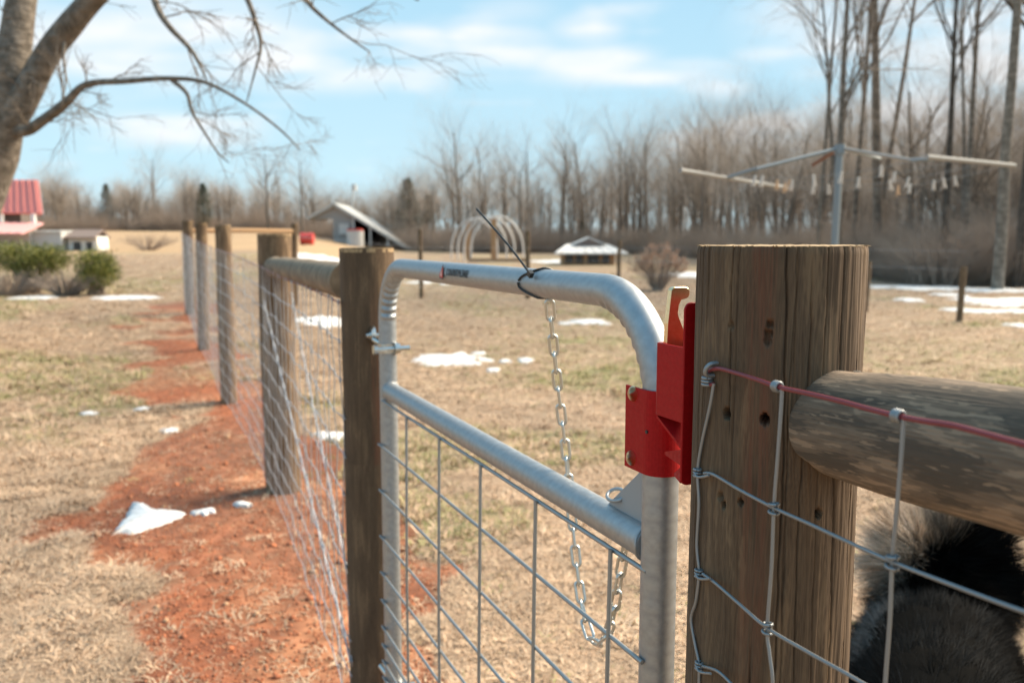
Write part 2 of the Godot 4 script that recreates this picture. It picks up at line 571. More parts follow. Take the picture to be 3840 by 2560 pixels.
func blade_tuft(sd: int, count: int, upright: float, reach: float) -> ArrayMesh:
	var r := RandomNumberGenerator.new()
	r.seed = sd
	var b := MB.new()
	for k in count:
		var an := r.randf() * TAU
		var dir := Vector3(cos(an), 0, sin(an))
		var side := Vector3(-dir.z, 0, dir.x)
		var o := Vector3(r.randf_range(-1, 1), 0, r.randf_range(-1, 1)) * reach * 0.7
		var ln := r.randf_range(0.5, 1.0) * reach * 1.3
		var hi := r.randf_range(0.1, 1.0) * upright
		var wd := r.randf_range(0.0014, 0.0026)
		var p0 := o - Vector3(0, 0.004, 0)
		var p1 := o + dir * ln * 0.5 + Vector3(0, hi * 0.8, 0)
		var p2 := o + dir * ln + Vector3(r.randf_range(-0.3, 0.3) * ln, hi * r.randf_range(0.3, 1.2), r.randf_range(-0.3, 0.3) * ln)
		var s := b.v.size()
		var tone := r.randf_range(0.65, 1.25)
		var nn := (Vector3.UP * 1.0 - dir * 0.3).normalized()
		for q in [p0 - side * wd, p0 + side * wd, p1 - side * wd, p1 + side * wd, p2]:
			b.v.append(q)
			b.n.append(nn)
			b.c.append(Color(tone, tone, tone))
		for t in [[s, s + 1, s + 2], [s + 1, s + 3, s + 2], [s + 2, s + 3, s + 4]]:
			var cr := (b.v[t[1]] - b.v[t[0]]).cross(b.v[t[2]] - b.v[t[0]])
			if cr.dot(nn) > 0.0: b.i.append_array([t[0], t[2], t[1]])
			else: b.i.append_array(t)
	return b.mesh()

func scatter(called: String, m: Mesh, material: Material, xf: Array, cols: Array, parent: Node3D = null, kind := "stuff") -> MultiMeshInstance3D:
	var mm := MultiMesh.new()
	mm.transform_format = MultiMesh.TRANSFORM_3D
	mm.use_colors = cols.size() > 0
	mm.mesh = m
	mm.instance_count = xf.size()
	for k in xf.size():
		mm.set_instance_transform(k, xf[k])
		if cols: mm.set_instance_color(k, cols[k])
	var o := MultiMeshInstance3D.new()
	o.multimesh = mm
	if material: o.material_override = material
	if parent:
		o.name = called
		parent.add_child(o, true)
	else:
		o.name = numbered(called)
		add_child(o)
	o.set_meta("kind", kind)
	return o

var snow_at := []   # [x, z, radius] of the snow patches, kept free of grass

func make_grass() -> void:
	var r := RandomNumberGenerator.new()
	r.seed = 900
	var n_var := 5
	var meshes := []
	for k in n_var: meshes.append(blade_tuft(40 + k, 13, 0.015 + 0.005 * k, 0.05))
	var xf := []
	var cols := []
	for k in n_var:
		xf.append([])
		cols.append([])
	for k in 230000:
		var d := 1.0 / lerpf(1.0 / 1.5, 1.0 / 34.0, pow(r.randf(), 0.80))
		var x := r.randf_range(-0.72, 0.72) * (d + 0.9)
		if d > 1.5 and absf(x) > 0.70 * d + 0.5: continue
		var z := -d
		var c := clay(x, z)
		if r.randf() < c * 1.9 - 0.05 and r.randf() < 0.98: continue
		var skip := false
		for s in snow_at:
			if absf(x - s[0]) < s[2] * 0.8 and absf(z - s[1]) < s[3] * 0.8:
				skip = r.randf() < 0.45
				break
		if skip: continue
		var sc := (0.62 + d * 0.045) * r.randf_range(0.7, 1.35)
		sc *= 1.0 + 0.5 * noise2.get_noise_2d(x * 26.0 + 50.0, z * 26.0)
		if r.randf() < 0.05: sc *= 1.5
		var g := greenness(x, z)
		var col: Color = STRAW[r.randi() % 5]
		col = col.lerp(Color(0.59, 0.415, 0.28), 0.5) * (1.0 + 0.25 * noise2.get_noise_2d(x * 40.0, z * 40.0) + 0.2 * noise.get_noise_2d(x * 6.0, z * 6.0))
		if r.randf() < g * 0.62:
			col = Color(0.22, 0.235, 0.07).lerp(Color(0.46, 0.40, 0.19), r.randf())
		var v := r.randi() % n_var
		var bs := Basis(Vector3.UP, r.randf() * TAU) * Basis(Vector3.RIGHT, r.randf_range(-0.25, 0.25))
		xf[v].append(Transform3D(bs.scaled(Vector3(sc, sc * (0.8 if g < 0.4 else 1.2), sc)), Vector3(x, ground_y(x, z) - 0.002, z)))
		cols[v].append(col)
	var g0 := Node3D.new()
	g0.name = "grass"
	add_child(g0)
	tag(g0, "matted straw coloured winter grass with faint green patches", "grass", "", "stuff")
	for v in n_var: scatter("grass_tufts", meshes[v], M.blade, xf[v], cols[v], g0)

func make_clods() -> void:
	var r := RandomNumberGenerator.new()
	r.seed = 77
	var meshes := []
	for k in 4:
		var b := MB.new()
		var sp := SphereMesh.new()
		sp.radial_segments = 7
		sp.rings = 4
		sp.radius = 1.0
		sp.height = 1.5
		var a := sp.get_mesh_arrays()
		b.v = a[Mesh.ARRAY_VERTEX]
		b.i = a[Mesh.ARRAY_INDEX]
		for j in b.v.size():
			var p := b.v[j]
			var f := 1.0 + 0.75 * noise.get_noise_3d(p.x * 60.0 + k * 99.0, p.y * 60.0, p.z * 60.0)
			b.v[j] = p * f
			b.n.append(p.normalized())
			b.c.append(Color.WHITE)
		meshes.append(b.mesh())
	var xf := [[], [], [], []]
	var cols := [[], [], [], []]
	for k in 60000:
		var t := 13.0 * pow(r.randf(), 1.5) - 1.2
		var l := r.randf_range(-0.9, 1.1)
		var q := FENCE_START + FENCE_DIR * t + Vector2(FENCE_DIR.y, -FENCE_DIR.x) * l
		var c := clay(q.x, q.y)
		if c < 0.35 or r.randf() > c: continue
		var s := r.randf_range(0.002, 0.007)
		if r.randf() < 0.03: s *= r.randf_range(1.6, 2.8)
		var v := r.randi() % 4
		var bs := Basis(Vector3(r.randf() - 0.5, r.randf(), r.randf() - 0.5).normalized(), r.randf() * TAU).scaled(Vector3(s, s * 0.8, s))
		xf[v].append(Transform3D(bs, Vector3(q.x, ground_y(q.x, q.y) + s * 0.15, q.y)))
		cols[v].append(Color(0.43, 0.145, 0.064).lerp(Color(0.22, 0.08, 0.042), r.randf()) if r.randf() < 0.85 else Color(0.40, 0.24, 0.14))
	var g0 := Node3D.new()
	g0.name = "clay_crumbs"
	add_child(g0)
	tag(g0, "crumbs and clods of red clay strewn along the fence", "clay", "", "stuff")
	for v in 4: scatter("crumbs", meshes[v], M.clod, xf[v], cols[v], g0)

func snow(at: Vector3, rx: float, rz: float, sd: int, label: String, group := "snow patches melting on the lawn", turn := 0.0, lobes := 0.5, outline := []) -> void:
	var b := MB.new()
	var rings := 9
	var seg := 56
	snow_at.append([at.x, at.z, rx * 0.85, rz * 0.8])
	for j in rings + 1:
		for k in seg + 1:
			var an := TAU * (k % seg) / seg
			var e := 1.0 + lobes * (noise.get_noise_2d(cos(an) * 15.0 + sd * 13.7, sin(an) * 15.0) + 0.55 * noise2.get_noise_2d(cos(an) * 34.0 + sd * 5.1, sin(an) * 34.0) + 0.3 * noise2.get_noise_2d(cos(an) * 90.0, sin(an) * 90.0 + sd * 3.0))
			var f := float(j) / rings
			if outline:
				var u := float(k % seg) / seg * outline.size()
				var o0: Vector3 = outline[int(u) % outline.size()]
				var o1: Vector3 = outline[(int(u) + 1) % outline.size()]
				var oq := o0.lerp(o1, u - floorf(u)) - at
				e = 1.0 + 0.16 * noise2.get_noise_2d(cos(an) * 90.0, sin(an) * 90.0)
				rx = 1.0
				rz = 1.0
				an = atan2(oq.z, oq.x)
				e *= Vector2(oq.x, oq.z).length()
			var p := Vector2(cos(an) * rx, sin(an) * rz) * e * f
			p = p.rotated(turn)
			var x := at.x + p.x
			var z := at.z + p.y
			var th := minf(0.03, 0.09 * minf(rx, rz) + 0.008)
			var y := ground_y(x, z) + th * (1.0 - f * f) + 0.008 - 0.016 * smoothstep(0.85, 1.0, f) + 0.008 * noise2.get_noise_2d(x * 20.0, z * 20.0)
			b.v.append(Vector3(x, y, z))
	b.n.resize(b.v.size())
	for j in rings + 1:
		for k in seg + 1:
			var du := b.v[j * (seg + 1) + mini(k + 1, seg)] - b.v[j * (seg + 1) + maxi(k - 1, 0)]
			var dv := b.v[mini(j + 1, rings) * (seg + 1) + k] - b.v[maxi(j - 1, 0) * (seg + 1) + k]
			var nn := dv.cross(du) * -1.0
			if nn.y < 0: nn = -nn
			b.n[j * (seg + 1) + k] = nn.normalized() if nn.length() > 1e-9 else Vector3.UP
	for j in rings:
		for k in seg:
			var a := j * (seg + 1) + k
			b.i.append_array([a, a + seg + 1, a + 1, a + 1, a + seg + 1, a + seg + 2])
	# keep the winding facing up
	for k in range(0, b.i.size(), 3):
		var n := (b.v[b.i[k + 1]] - b.v[b.i[k]]).cross(b.v[b.i[k + 2]] - b.v[b.i[k]])
		if n.y > 0:
			var t := b.i[k + 1]
			b.i[k + 1] = b.i[k + 2]
			b.i[k + 2] = t
	tag(put("snow_patch", b.mesh(), M.snow), label, "snow", group)

func make_snow() -> void:
	var lawn := "small patch of melting snow on the brown lawn"
	snow(Vector3(-1.7415, 0.0127, -3.9542), 0.20, 0.20, 1, "pointed snow patch at the edge of the red clay", "", 0.0, 0.5, [Vector3(-1.9330, 0.0182, -4.1485), Vector3(-1.9481, 0.0205, -4.2322), Vector3(-1.8961, 0.0200, -4.2153), Vector3(-1.8164, 0.0177, -4.1319), Vector3(-1.7191, 0.0170, -4.1072), Vector3(-1.6150, 0.0165, -4.0908), Vector3(-1.5886, 0.0143, -4.0099), Vector3(-1.6304, 0.0123, -3.9385), Vector3(-1.6955, 0.0097, -3.8452), Vector3(-1.7434, 0.0069, -3.7466), Vector3(-1.8244, 0.0080, -3.7842), Vector3(-1.8434, 0.0067, -3.7391), Vector3(-1.8720, 0.0101, -3.8605), Vector3(-1.8812, 0.0129, -3.9621), Vector3(-1.9041, 0.0154, -4.0502)])
	snow(Vector3(-1.5369, 0.0159, -4.0664), 0.065, 0.05, 2, "sliver of snow on red clay beside the pointed patch", "slivers of snow on the red clay")
	snow(Vector3(-1.3604, 0.0182, -4.1485), 0.05, 0.025, 3, "sliver of snow on red clay beside the pointed patch", "slivers of snow on the red clay", 0.3)
	snow(Vector3(-0.7145, 0.0000, -9.4491), 0.42, 0.5, 4, "largest snow patch on the lawn seen through the gate", "", 0.0, 0.6)
	snow(Vector3(-0.3994, 0.0000, -9.8934), 0.09, 0.2, 5, "small lump of snow close to the largest snow patch", "snow lumps round the largest patch")
	snow(Vector3(-0.1983, 0.0000, -8.6885), 0.075, 0.16, 6, "small lump of snow close to the largest snow patch", "snow lumps round the largest patch")
	snow(Vector3(-0.0772, 0.0000, -9.3178), 0.06, 0.12, 7, "small lump of snow close to the largest snow patch", "snow lumps round the largest patch")
	snow(Vector3(0.1502, 0.0000, -9.3551), 0.09, 0.2, 8, "small lump of snow close to the largest snow patch", "snow lumps round the largest patch")
	snow(Vector3(-2.7337, 0.1496, -12.2271), 0.34, 0.85, 9, "bright snow patch behind the wire between brace post and hinge post", "")
	snow(Vector3(-1.1914, 0.0308, -5.5758), 0.14, 0.12, 10, "low snow patch behind the wire beside the hinge post", "")
	var small := [[Vector3(1.2454, 0.0000, -13.8950), 0.30, 0.35], [Vector3(0.8702, 0.0000, -13.6201), 0.12, 0.2], [Vector3(1.5017, 0.0000, -13.6201), 0.10, 0.2], [Vector3(-2.8184, 0.0000, -26.0730), 0.45, 0.5], [Vector3(-1.9118, 0.0000, -25.5572), 0.3, 0.5], [Vector3(-2.3310, 0.0597, -5.6318), 0.07, 0.06], [Vector3(-2.7847, 0.0777, -6.2734), 0.06, 0.05], [Vector3(-3.1103, 0.0738, -6.1371), 0.07, 0.05],
		[Vector3(0.5753, 0.0000, -22.8975), 0.22, 0.45], [Vector3(-8.0432, 0.5537, -30.2275), 0.5, 1.4]]
	var sd := 20
	for s in small:
		sd += 1
		snow(s[0], s[1], s[2], sd, lawn)
	var bush := "thin line of snow lying in front of the evergreen shrubs"
	snow(Vector3(-6.8460, 0.3070, -15.0511), 0.62, 0.35, 50, bush, "snow lines by the shrubs")
	snow(Vector3(-8.5073, 0.3070, -15.0511), 0.38, 0.3, 51, bush, "snow lines by the shrubs")
	var wood := "snow patch lying on grass near the wood's edge"
	for s in [[Vector3(6.7855, 0.0000, -32.0307), 1.2, 2.4], [Vector3(8.1285, 0.0000, -30.8992), 0.9, 1.6], [Vector3(10.7346, 0.0000, -23.6886), 0.9, 1.0], [Vector3(11.4023, 0.0000, -23.3130), 1.1, 1.2], [Vector3(12.6453, 0.0000, -22.1329), 1.2, 1.0], [Vector3(10.3011, 0.0000, -18.6759), 0.5, 0.7], [Vector3(10.5068, 0.0000, -20.3921), 0.4, 0.6], [Vector3(10.0587, 0.0000, -17.4145), 0.55, 0.6], [Vector3(8.7665, 0.0000, -18.6759), 0.3, 0.4], [Vector3(9.3546, 0.0000, -15.7589), 0.4, 0.35], [Vector3(8.5001, 0.0000, -16.1413), 0.3, 0.35], [Vector3(8.7709, 0.0000, -15.7589), 0.35, 0.4], [Vector3(7.9640, 0.0000, -13.2180), 0.2, 0.3], [Vector3(11.5479, 0.0000, -18.6759), 0.9, 0.8]]:
		sd += 1
		snow(s[0], s[1], s[2], sd, wood, "snow patches near the wood's edge")
	var shed := "long strip of snow on the ground by the grey barn"
	for s in [[Vector3(-8.8402, 0.4944, -39.2712), 1.6, 4.0], [Vector3(2.9825, 0.0000, -51.2249), 2.2, 3.5]]:
		sd += 1
		snow(s[0], s[1], s[2], sd, shed if sd % 2 == 1 else "wide snow strip on the ground before the low coop", "")

# ---------------------------------------------------------------- gate post, rail and right-hand fence
func make_gate_post() -> void:
	var o := thing("gate_post", POST_CENTRE, "thick round wooden gate post with red latch plate and sawn top", "post")
	var cols := 640
	var ys := []
	var y := -0.4
	while y < 0.86:
		ys.append(y)
		y += 0.03
	y = 0.86
	while y < 1.3445:
		ys.append(y)
		y += 0.0026
	var r := RandomNumberGenerator.new()
	r.seed = 5
	var cracks := []
	for k in 60:
		cracks.append([r.randf() * TAU, r.randf_range(0.75, 1.28) if k % 6 else -1.0, 0.0 if k % 6 else r.randf_range(1.3, 1.6), r.randf_range(0.0015, 0.005), r.randf_range(0.9, 1.4), r.randf() * 90.0])
	for cr in cracks:
		if cr[2] == 0.0: cr[2] = cr[1] + r.randf_range(0.08, 0.45)
	# drill holes and knots: angle, height, radius, depth
	var holes := [[Vector2(-0.8733, 1.1950), 0.0040, 0.022], [Vector2(-0.4113, 1.1943), 0.0044, 0.022], [Vector2(-0.6547, 1.1174), 0.0028, 0.012], [Vector2(0.2466, 1.1118), 0.0032, 0.02], [Vector2(-0.8509, 1.2740), 0.0030, 0.004], [Vector2(-0.4028, 1.2696), 0.004, 0.006], [Vector2(-0.3920, 1.2772), 0.0034, 0.006], [Vector2(-0.4094, 1.2632), 0.0036, 0.005], [Vector2(-0.9313, 1.1180), 0.0034, 0.006], [Vector2(-0.8830, 1.1115), 0.003, 0.007]]
	var b := MB.new()
	var nr := ys.size()
	for j in nr:
		var yy: float = ys[j]
		var dep := PackedFloat32Array()
		dep.resize(cols)
		for c in cracks:
			if yy < c[1] or yy > c[2]: continue
			var fade := minf(1.0, minf((yy - c[1]) / 0.05, (c[2] - yy) / 0.05))
			var an: float = c[0] + 0.06 * noise.get_noise_2d(yy * 22.0, c[5]) + 0.012 * noise2.get_noise_2d(yy * 190.0, c[5])
			var at := wrapf(an, 0, TAU) / TAU * cols
			for q in range(floori(at - 2), ceili(at + 3)):
				var f: float = maxf(0.0, 1.0 - absf(q - at) / c[4])
				var w := posmod(q, cols)
				dep[w] = maxf(dep[w], f * c[3] * fade)
		for hl in holes:
			var p: Vector2 = hl[0]
			if absf(yy - p.y) > hl[1] * 1.3: continue
			var at := wrapf(p.x, 0, TAU) / TAU * cols
			var span: float = hl[1] / POST_RADIUS / TAU * cols * 1.3
			for q in range(floori(at - span), ceili(at + span)):
				var dx: float = (q - at) / cols * TAU * POST_RADIUS
				var rr: float = Vector2(dx, yy - p.y).length() / hl[1]
				if rr < 1.0:
					dep[posmod(q, cols)] = maxf(dep[posmod(q, cols)], hl[2] * clampf((1.0 - rr) * 6.0, 0.0, 1.0))
		var edge := smoothstep(1.338, 1.3445, yy) * 0.0012
		for q in cols + 1:
			var an := TAU * (q % cols) / cols
			var lump := 0.0016 * noise.get_noise_3d(sin(an) * 30.0, cos(an) * 30.0, yy * 40.0) + 0.0007 * noise2.get_noise_3d(sin(an) * 160.0, cos(an) * 160.0, yy * 14.0)
			var rad := POST_RADIUS + 0.0015 * (1.34 - yy) + lump - dep[q % cols] - edge
			b.v.append(POST_CENTRE + Vector3(sin(an) * rad, yy, cos(an) * rad))
			b.uv.append(Vector2(float(q) / cols, (1.345 - yy) / 1.0))
	b.n.resize(b.v.size())
	var st := cols + 1
	for j in nr:
		for q in st:
			var qa := q - 1 if q > 0 else cols - 1
			var qb := q + 1 if q < cols else 1
			var du := b.v[j * st + qb] - b.v[j * st + qa]
			var dv := b.v[mini(j + 1, nr - 1) * st + q] - b.v[maxi(j - 1, 0) * st + q]
			b.n[j * st + q] = du.cross(dv).normalized()
	for j in nr - 1:
		for q in cols:
			var a := j * st + q
			b.i.append_array([a, a + st, a + 1, a + 1, a + st, a + st + 1])
	put("log", b.mesh(), M.gate_post_wood, o)
	# sawn end
	var top := MB.new()
	for j in 12:
		var f := 1.0 - j / 11.0
		for q in st:
			var e := b.v[(nr - 1) * st + q]
			var p := POST_CENTRE.lerp(Vector3(e.x, 0, e.z), f)
			p.y = 1.3437 + 0.0016 * noise.get_noise_2d(p.x * 500.0, p.z * 500.0) * (1.0 if j else 0.2) + 0.004 * (p.x - POST_CENTRE.x)
			top.v.append(p)
			top.n.append(Vector3.UP)
	for j in 11:
		for q in cols:
			var a := j * st + q
			top.i.append_array([a, a + st, a + 1, a + 1, a + st, a + st + 1])
	put("sawn_end", top.mesh(), M.cut_wood, o)
	var fib := MB.new()
	for k in 130:
		var an := r.randf() * TAU
		var p := POST_CENTRE + Vector3(sin(an), 0, cos(an)) * (POST_RADIUS - r.randf() * 0.004) + Vector3(0, 1.343, 0)
		var d := Vector3(r.randf_range(-1, 1), r.randf_range(0.0, 0.8), r.randf_range(-1, 1)) * 0.002 + Vector3(sin(an), 0, cos(an)) * 0.0008
		tube(fib, [p, p + d, p + d * 1.5 + Vector3(0, -0.001, 0)], [0.0005, 0.0004, 0.0001], 3)
	put("splinters", fib.mesh(), M.cut_wood, o, "stuff")

func ring_pts(c: Vector3, u: Vector3, w: Vector3, r: float, a0 := 0.0, a1 := TAU, k := 14) -> Array:
	var a := []
	for j in k + 1:
		var t := lerpf(a0, a1, float(j) / k)
		a.append(c + u * cos(t) * r + w * sin(t) * r)
	return a

func smooth_path(p: Array, per := 6) -> Array:
	var cv := Curve3D.new()
	for j in p.size():
		var t: Vector3 = (p[mini(j + 1, p.size() - 1)] - p[maxi(j - 1, 0)]) / 6.0
		cv.add_point(p[j], -t, t)
	var out := []
	for j in (p.size() - 1) * per + 1:
		out.append(cv.sample(mini(j / per, p.size() - 2), float(j - mini(j / per, p.size() - 2) * per) / per))
	return out

func make_right_fence() -> void:
	# the round rail let into the gate post
	var rail := thing("fence_rail", Vector3(0.2823, 1.1904, -0.7200), "weathered round log rail behind the red topped wire fence", "rail")
	var a: Vector3 = Vector3(0.2845, 1.1912, -0.7220)
	var z: Vector3 = Vector3(0.3461, 1.2013, -0.5600)
	var d := (z - a).normalized()
	var pts := []
	var rad := []
	for e in [[-0.012, 0.0415], [-0.0112, 0.0440], [-0.008, 0.0464], [-0.001, 0.0484], [0.006, 0.0492], [0.012, 0.0495]]:
		pts.append(a + d * e[0])
		rad.append(e[1])
	for k in 60:
		pts.append(a + d * (0.02 + k * 0.042))
		rad.append(0.0496 + 0.0015 * noise.get_noise_1d(k * 9.0))
	var b := MB.new()
	tube(b, pts, rad, 144, Color.WHITE, true, 1.25)
	for k in b.v.size():
		var p := b.v[k]
		b.v[k] += b.n[k] * ((0.0022 + 0.006 * smoothstep(0.05, -0.012, (p - a).dot(d))) * noise.get_noise_3d(p.x * 70.0, p.y * 110.0, p.z * 70.0) + 0.0008 * noise2.get_noise_3d(p.x * 200.0, p.y * 500.0, p.z * 200.0))
	for k in b.v.size():
		var an: float = b.uv[k].x * TAU
		for cr in [[0.9, 0.03], [2.2, 0.022], [3.4, 0.03], [4.1, 0.018], [5.3, 0.025]]:
			var da := absf(wrapf(an - cr[0] - 0.05 * noise.get_noise_2d(b.uv[k].y * 30.0, cr[0] * 50.0), -PI, PI))
			if da < cr[1] * 2.2: b.v[k] -= b.n[k] * 0.0035 * (1.0 - da / (cr[1] * 2.2)) * smoothstep(-0.2, 0.3, noise2.get_noise_2d(b.uv[k].y * 18.0, cr[0] * 90.0))
	put("log", b.mesh(), M.rail_log, rail)
	var n := MB.new()
	tube(n, [Vector3(0.2905, 1.2376, -0.7060), Vector3(0.2904, 1.2395, -0.7060)], 0.003, 10)
	put("nail_head", n.mesh(), M.zinc, rail)

	var f := thing("woven_wire_fence", Vector3(0.2543, 0.0, -0.548), "galvanised woven wire with dark red top wire on gate post", "fence")
	var wr := 0.00155
	var top := [Vector3(0.1781, 1.2319, -0.7596), Vector3(0.1837, 1.2358, -0.7441), Vector3(0.1922, 1.2357, -0.7205), Vector3(0.2026, 1.2345, -0.6916), Vector3(0.2122, 1.2330, -0.6648), Vector3(0.2228, 1.2338, -0.6354), Vector3(0.2356, 1.2343, -0.5999), Vector3(0.2458, 1.2339, -0.5718), Vector3(0.2543, 1.2341, -0.5479), Vector3(0.2622, 1.2354, -0.5261), Vector3(0.2690, 1.2370, -0.5074), Vector3(0.2773, 1.2368, -0.4842), Vector3(0.2859, 1.2364, -0.4605), Vector3(0.3051, 1.2368, -0.4071)]
	b = MB.new()
	tube(b, smooth_path(top), 0.0019, 10)
	put("top_wire", b.mesh(), M.red_wire, f)
	var rows := [
		[Vector3(0.1773, 1.1354, -0.7619), Vector3(0.1826, 1.1383, -0.7472), Vector3(0.1962, 1.1355, -0.7094), Vector3(0.2124, 1.1339, -0.6645), Vector3(0.2267, 1.1345, -0.6248), Vector3(0.2409, 1.1346, -0.5853), Vector3(0.2548, 1.1352, -0.5467), Vector3(0.2726, 1.1386, -0.4973), Vector3(0.2877, 1.1421, -0.4554), Vector3(0.3077, 1.1479, -0.3999)],
		[Vector3(0.1781, 1.0398, -0.7595), Vector3(0.1855, 1.0391, -0.7391), Vector3(0.1980, 1.0348, -0.7042), Vector3(0.2111, 1.0308, -0.6679), Vector3(0.2271, 1.0336, -0.6236), Vector3(0.2431, 1.0376, -0.5791), Vector3(0.2555, 1.0404, -0.5447), Vector3(0.2749, 1.0483, -0.4908)],
		[Vector3(0.1794, 0.9508, -0.7561), Vector3(0.1881, 0.9585, -0.7319), Vector3(0.1973, 0.9568, -0.7063), Vector3(0.2101, 0.9532, -0.6708), Vector3(0.2288, 0.9551, -0.6189), Vector3(0.2563, 0.9621, -0.5425)],
		[Vector3(0.1804, 0.8583, -0.7532), Vector3(0.1989, 0.8670, -0.7018), Vector3(0.2118, 0.8665, -0.6661), Vector3(0.2569, 0.8780, -0.5408)],
		[Vector3(0.1819, 0.7650, -0.7489), Vector3(0.2006, 0.7737, -0.6970), Vector3(0.2135, 0.7769, -0.6613), Vector3(0.2588, 0.7984, -0.5356)]]
	for w in rows:
		b = MB.new()
		tube(b, smooth_path(w), wr, 8)
		put("line_wire", b.mesh(), M.galvanised_wire, f)
	var stays := [
		[Vector3(0.1811, 1.2213, -0.7512), Vector3(0.1796, 1.2007, -0.7555), Vector3(0.1754, 1.1615, -0.7672), Vector3(0.1736, 1.1333, -0.7722), Vector3(0.1748, 1.1030, -0.7687), Vector3(0.1742, 1.0644, -0.7705), Vector3(0.1759, 1.0381, -0.7657), Vector3(0.1746, 1.0091, -0.7694), Vector3(0.1720, 0.9885, -0.7764), Vector3(0.1745, 0.9677, -0.7697), Vector3(0.1776, 0.9491, -0.7609), Vector3(0.1776, 0.9351, -0.7610), Vector3(0.1784, 0.8547, -0.7588), Vector3(0.1794, 0.7596, -0.7559)],
		[Vector3(0.2135, 1.2322, -0.6612), Vector3(0.2133, 1.2086, -0.6619), Vector3(0.2127, 1.1728, -0.6635), Vector3(0.2120, 1.1343, -0.6655), Vector3(0.2120, 1.0849, -0.6655), Vector3(0.2111, 1.0308, -0.6679), Vector3(0.2125, 1.0107, -0.6641), Vector3(0.2144, 0.9869, -0.6590), Vector3(0.2131, 0.9506, -0.6624), Vector3(0.2137, 0.8697, -0.6607), Vector3(0.2145, 0.7792, -0.6586)],
		[Vector3(0.2558, 1.2332, -0.5440), Vector3(0.2557, 1.2046, -0.5442), Vector3(0.2553, 1.1688, -0.5453), Vector3(0.2548, 1.1352, -0.5467), Vector3(0.2551, 1.0959, -0.5459), Vector3(0.2548, 1.0493, -0.5468), Vector3(0.2552, 1.0083, -0.5456), Vector3(0.2559, 0.9450, -0.5437), Vector3(0.2569, 0.8780, -0.5408), Vector3(0.2582, 0.7965, -0.5374)]]
	for w in stays:
		b = MB.new()
		tube(b, smooth_path(w), wr, 8)
		put("stay_wire", b.mesh(), M.galvanised_wire, f)
	var along := Vector3(0.339, 0, 0.941)
	var out := Vector3(-0.941, 0, 0.339)
	# wrapped knots on the top wire
	for c: Vector3 in [Vector3(0.2113, 1.2332, -0.6674), Vector3(0.2541, 1.2343, -0.5487)]:
		b = MB.new()
		for k in 3:
			tube(b, ring_pts(c + along * (0.0021 * (k - 1)), Vector3.UP, out, 0.0034), wr, 7)
		put("knot", b.mesh(), M.galvanised_wire, f)
	# ring knots at the crossings
	for c: Vector3 in [Vector3(0.2120, 1.1336, -0.6655), Vector3(0.2548, 1.1352, -0.5467), Vector3(0.2111, 1.0308, -0.6679), Vector3(0.2550, 1.0402, -0.5462), Vector3(0.2101, 0.9532, -0.6708), Vector3(0.2118, 0.8665, -0.6661)]:
		b = MB.new()
		for s: float in [-1.0, 1.0]:
			var cc: Vector3 = c + Vector3(0, s * 0.0034, 0)
			tube(b, ring_pts(cc, along + Vector3(0, 0.15 * s, 0), out, 0.0037, 0.2, TAU + 0.1, 16), 0.00135, 7)
		tube(b, [c + Vector3(0, 0.0034, 0) - out * 0.0035, c - Vector3(0, 0.0034, 0) - out * 0.0035], 0.00135, 6)
		put("knot", b.mesh(), M.galvanised_wire, f)
	# the wire ends twisted round the end stay
	for c: Vector3 in [Vector3(0.1736, 1.1333, -0.7722), Vector3(0.1759, 1.0381, -0.7657), Vector3(0.1776, 0.9491, -0.7609), Vector3(0.1786, 0.8551, -0.7581), Vector3(0.1799, 0.7607, -0.7545)]:
		b = MB.new()
		for k in 3:
			tube(b, ring_pts(c + Vector3(0, 0.003 * (k - 1), 0), along, out, 0.0034, 0.4 * k, TAU + 0.4 * k), 0.0013, 7)
		tube(b, smooth_path([c + out * 0.003, c + along * 0.006 + out * 0.0045 - Vector3(0, 0.002, 0), c + along * 0.014 + out * 0.003, c + along * 0.022 + out * 0.002 + Vector3(0, 0.0035, 0)]), 0.0013, 7)
		put("knot", b.mesh(), M.galvanised_wire, f)
	b = MB.new()
	var kc: Vector3 = Vector3(0.1775, 1.2216, -0.7611)
	for k in 3:
		tube(b, ring_pts(kc + Vector3(0, 0.003 * (k - 1), 0), along, out, 0.0042, 0.3 * k, TAU + 0.3 * k), 0.0015, 7)
	put("knot", b.mesh(), M.galvanised_wire, f)
	b = MB.new()
	tube(b, smooth_path([Vector3(0.1837, 1.2358, -0.7441), Vector3(0.1790, 1.2323, -0.7570), Vector3(0.1767, 1.2265, -0.7634), Vector3(0.1773, 1.2187, -0.7617), Vector3(0.1811, 1.2206, -0.7511)]), 0.0017, 8)
	put("wire_tail", b.mesh(), M.red_wire, f)
	var stp := thing("fence_staple", Vector3(0.1795, 1.2345, -0.7558), "galvanised fence staple pinning the red wire to the gate post", "staple")
	b = MB.new()
	var s0: Vector3 = Vector3(0.1804, 1.2388, -0.7533)
	var s1: Vector3 = Vector3(0.1789, 1.2274, -0.7574)
	tube(b, smooth_path([s0 - out * 0.012, s0 + out * 0.001, s0.lerp(s1, 0.3) + out * 0.0055, s0.lerp(s1, 0.75) + out * 0.0055, s1 + out * 0.001, s1 - out * 0.012]), 0.0021, 8)
	put("wire", b.mesh(), M.galvanised_wire, stp)

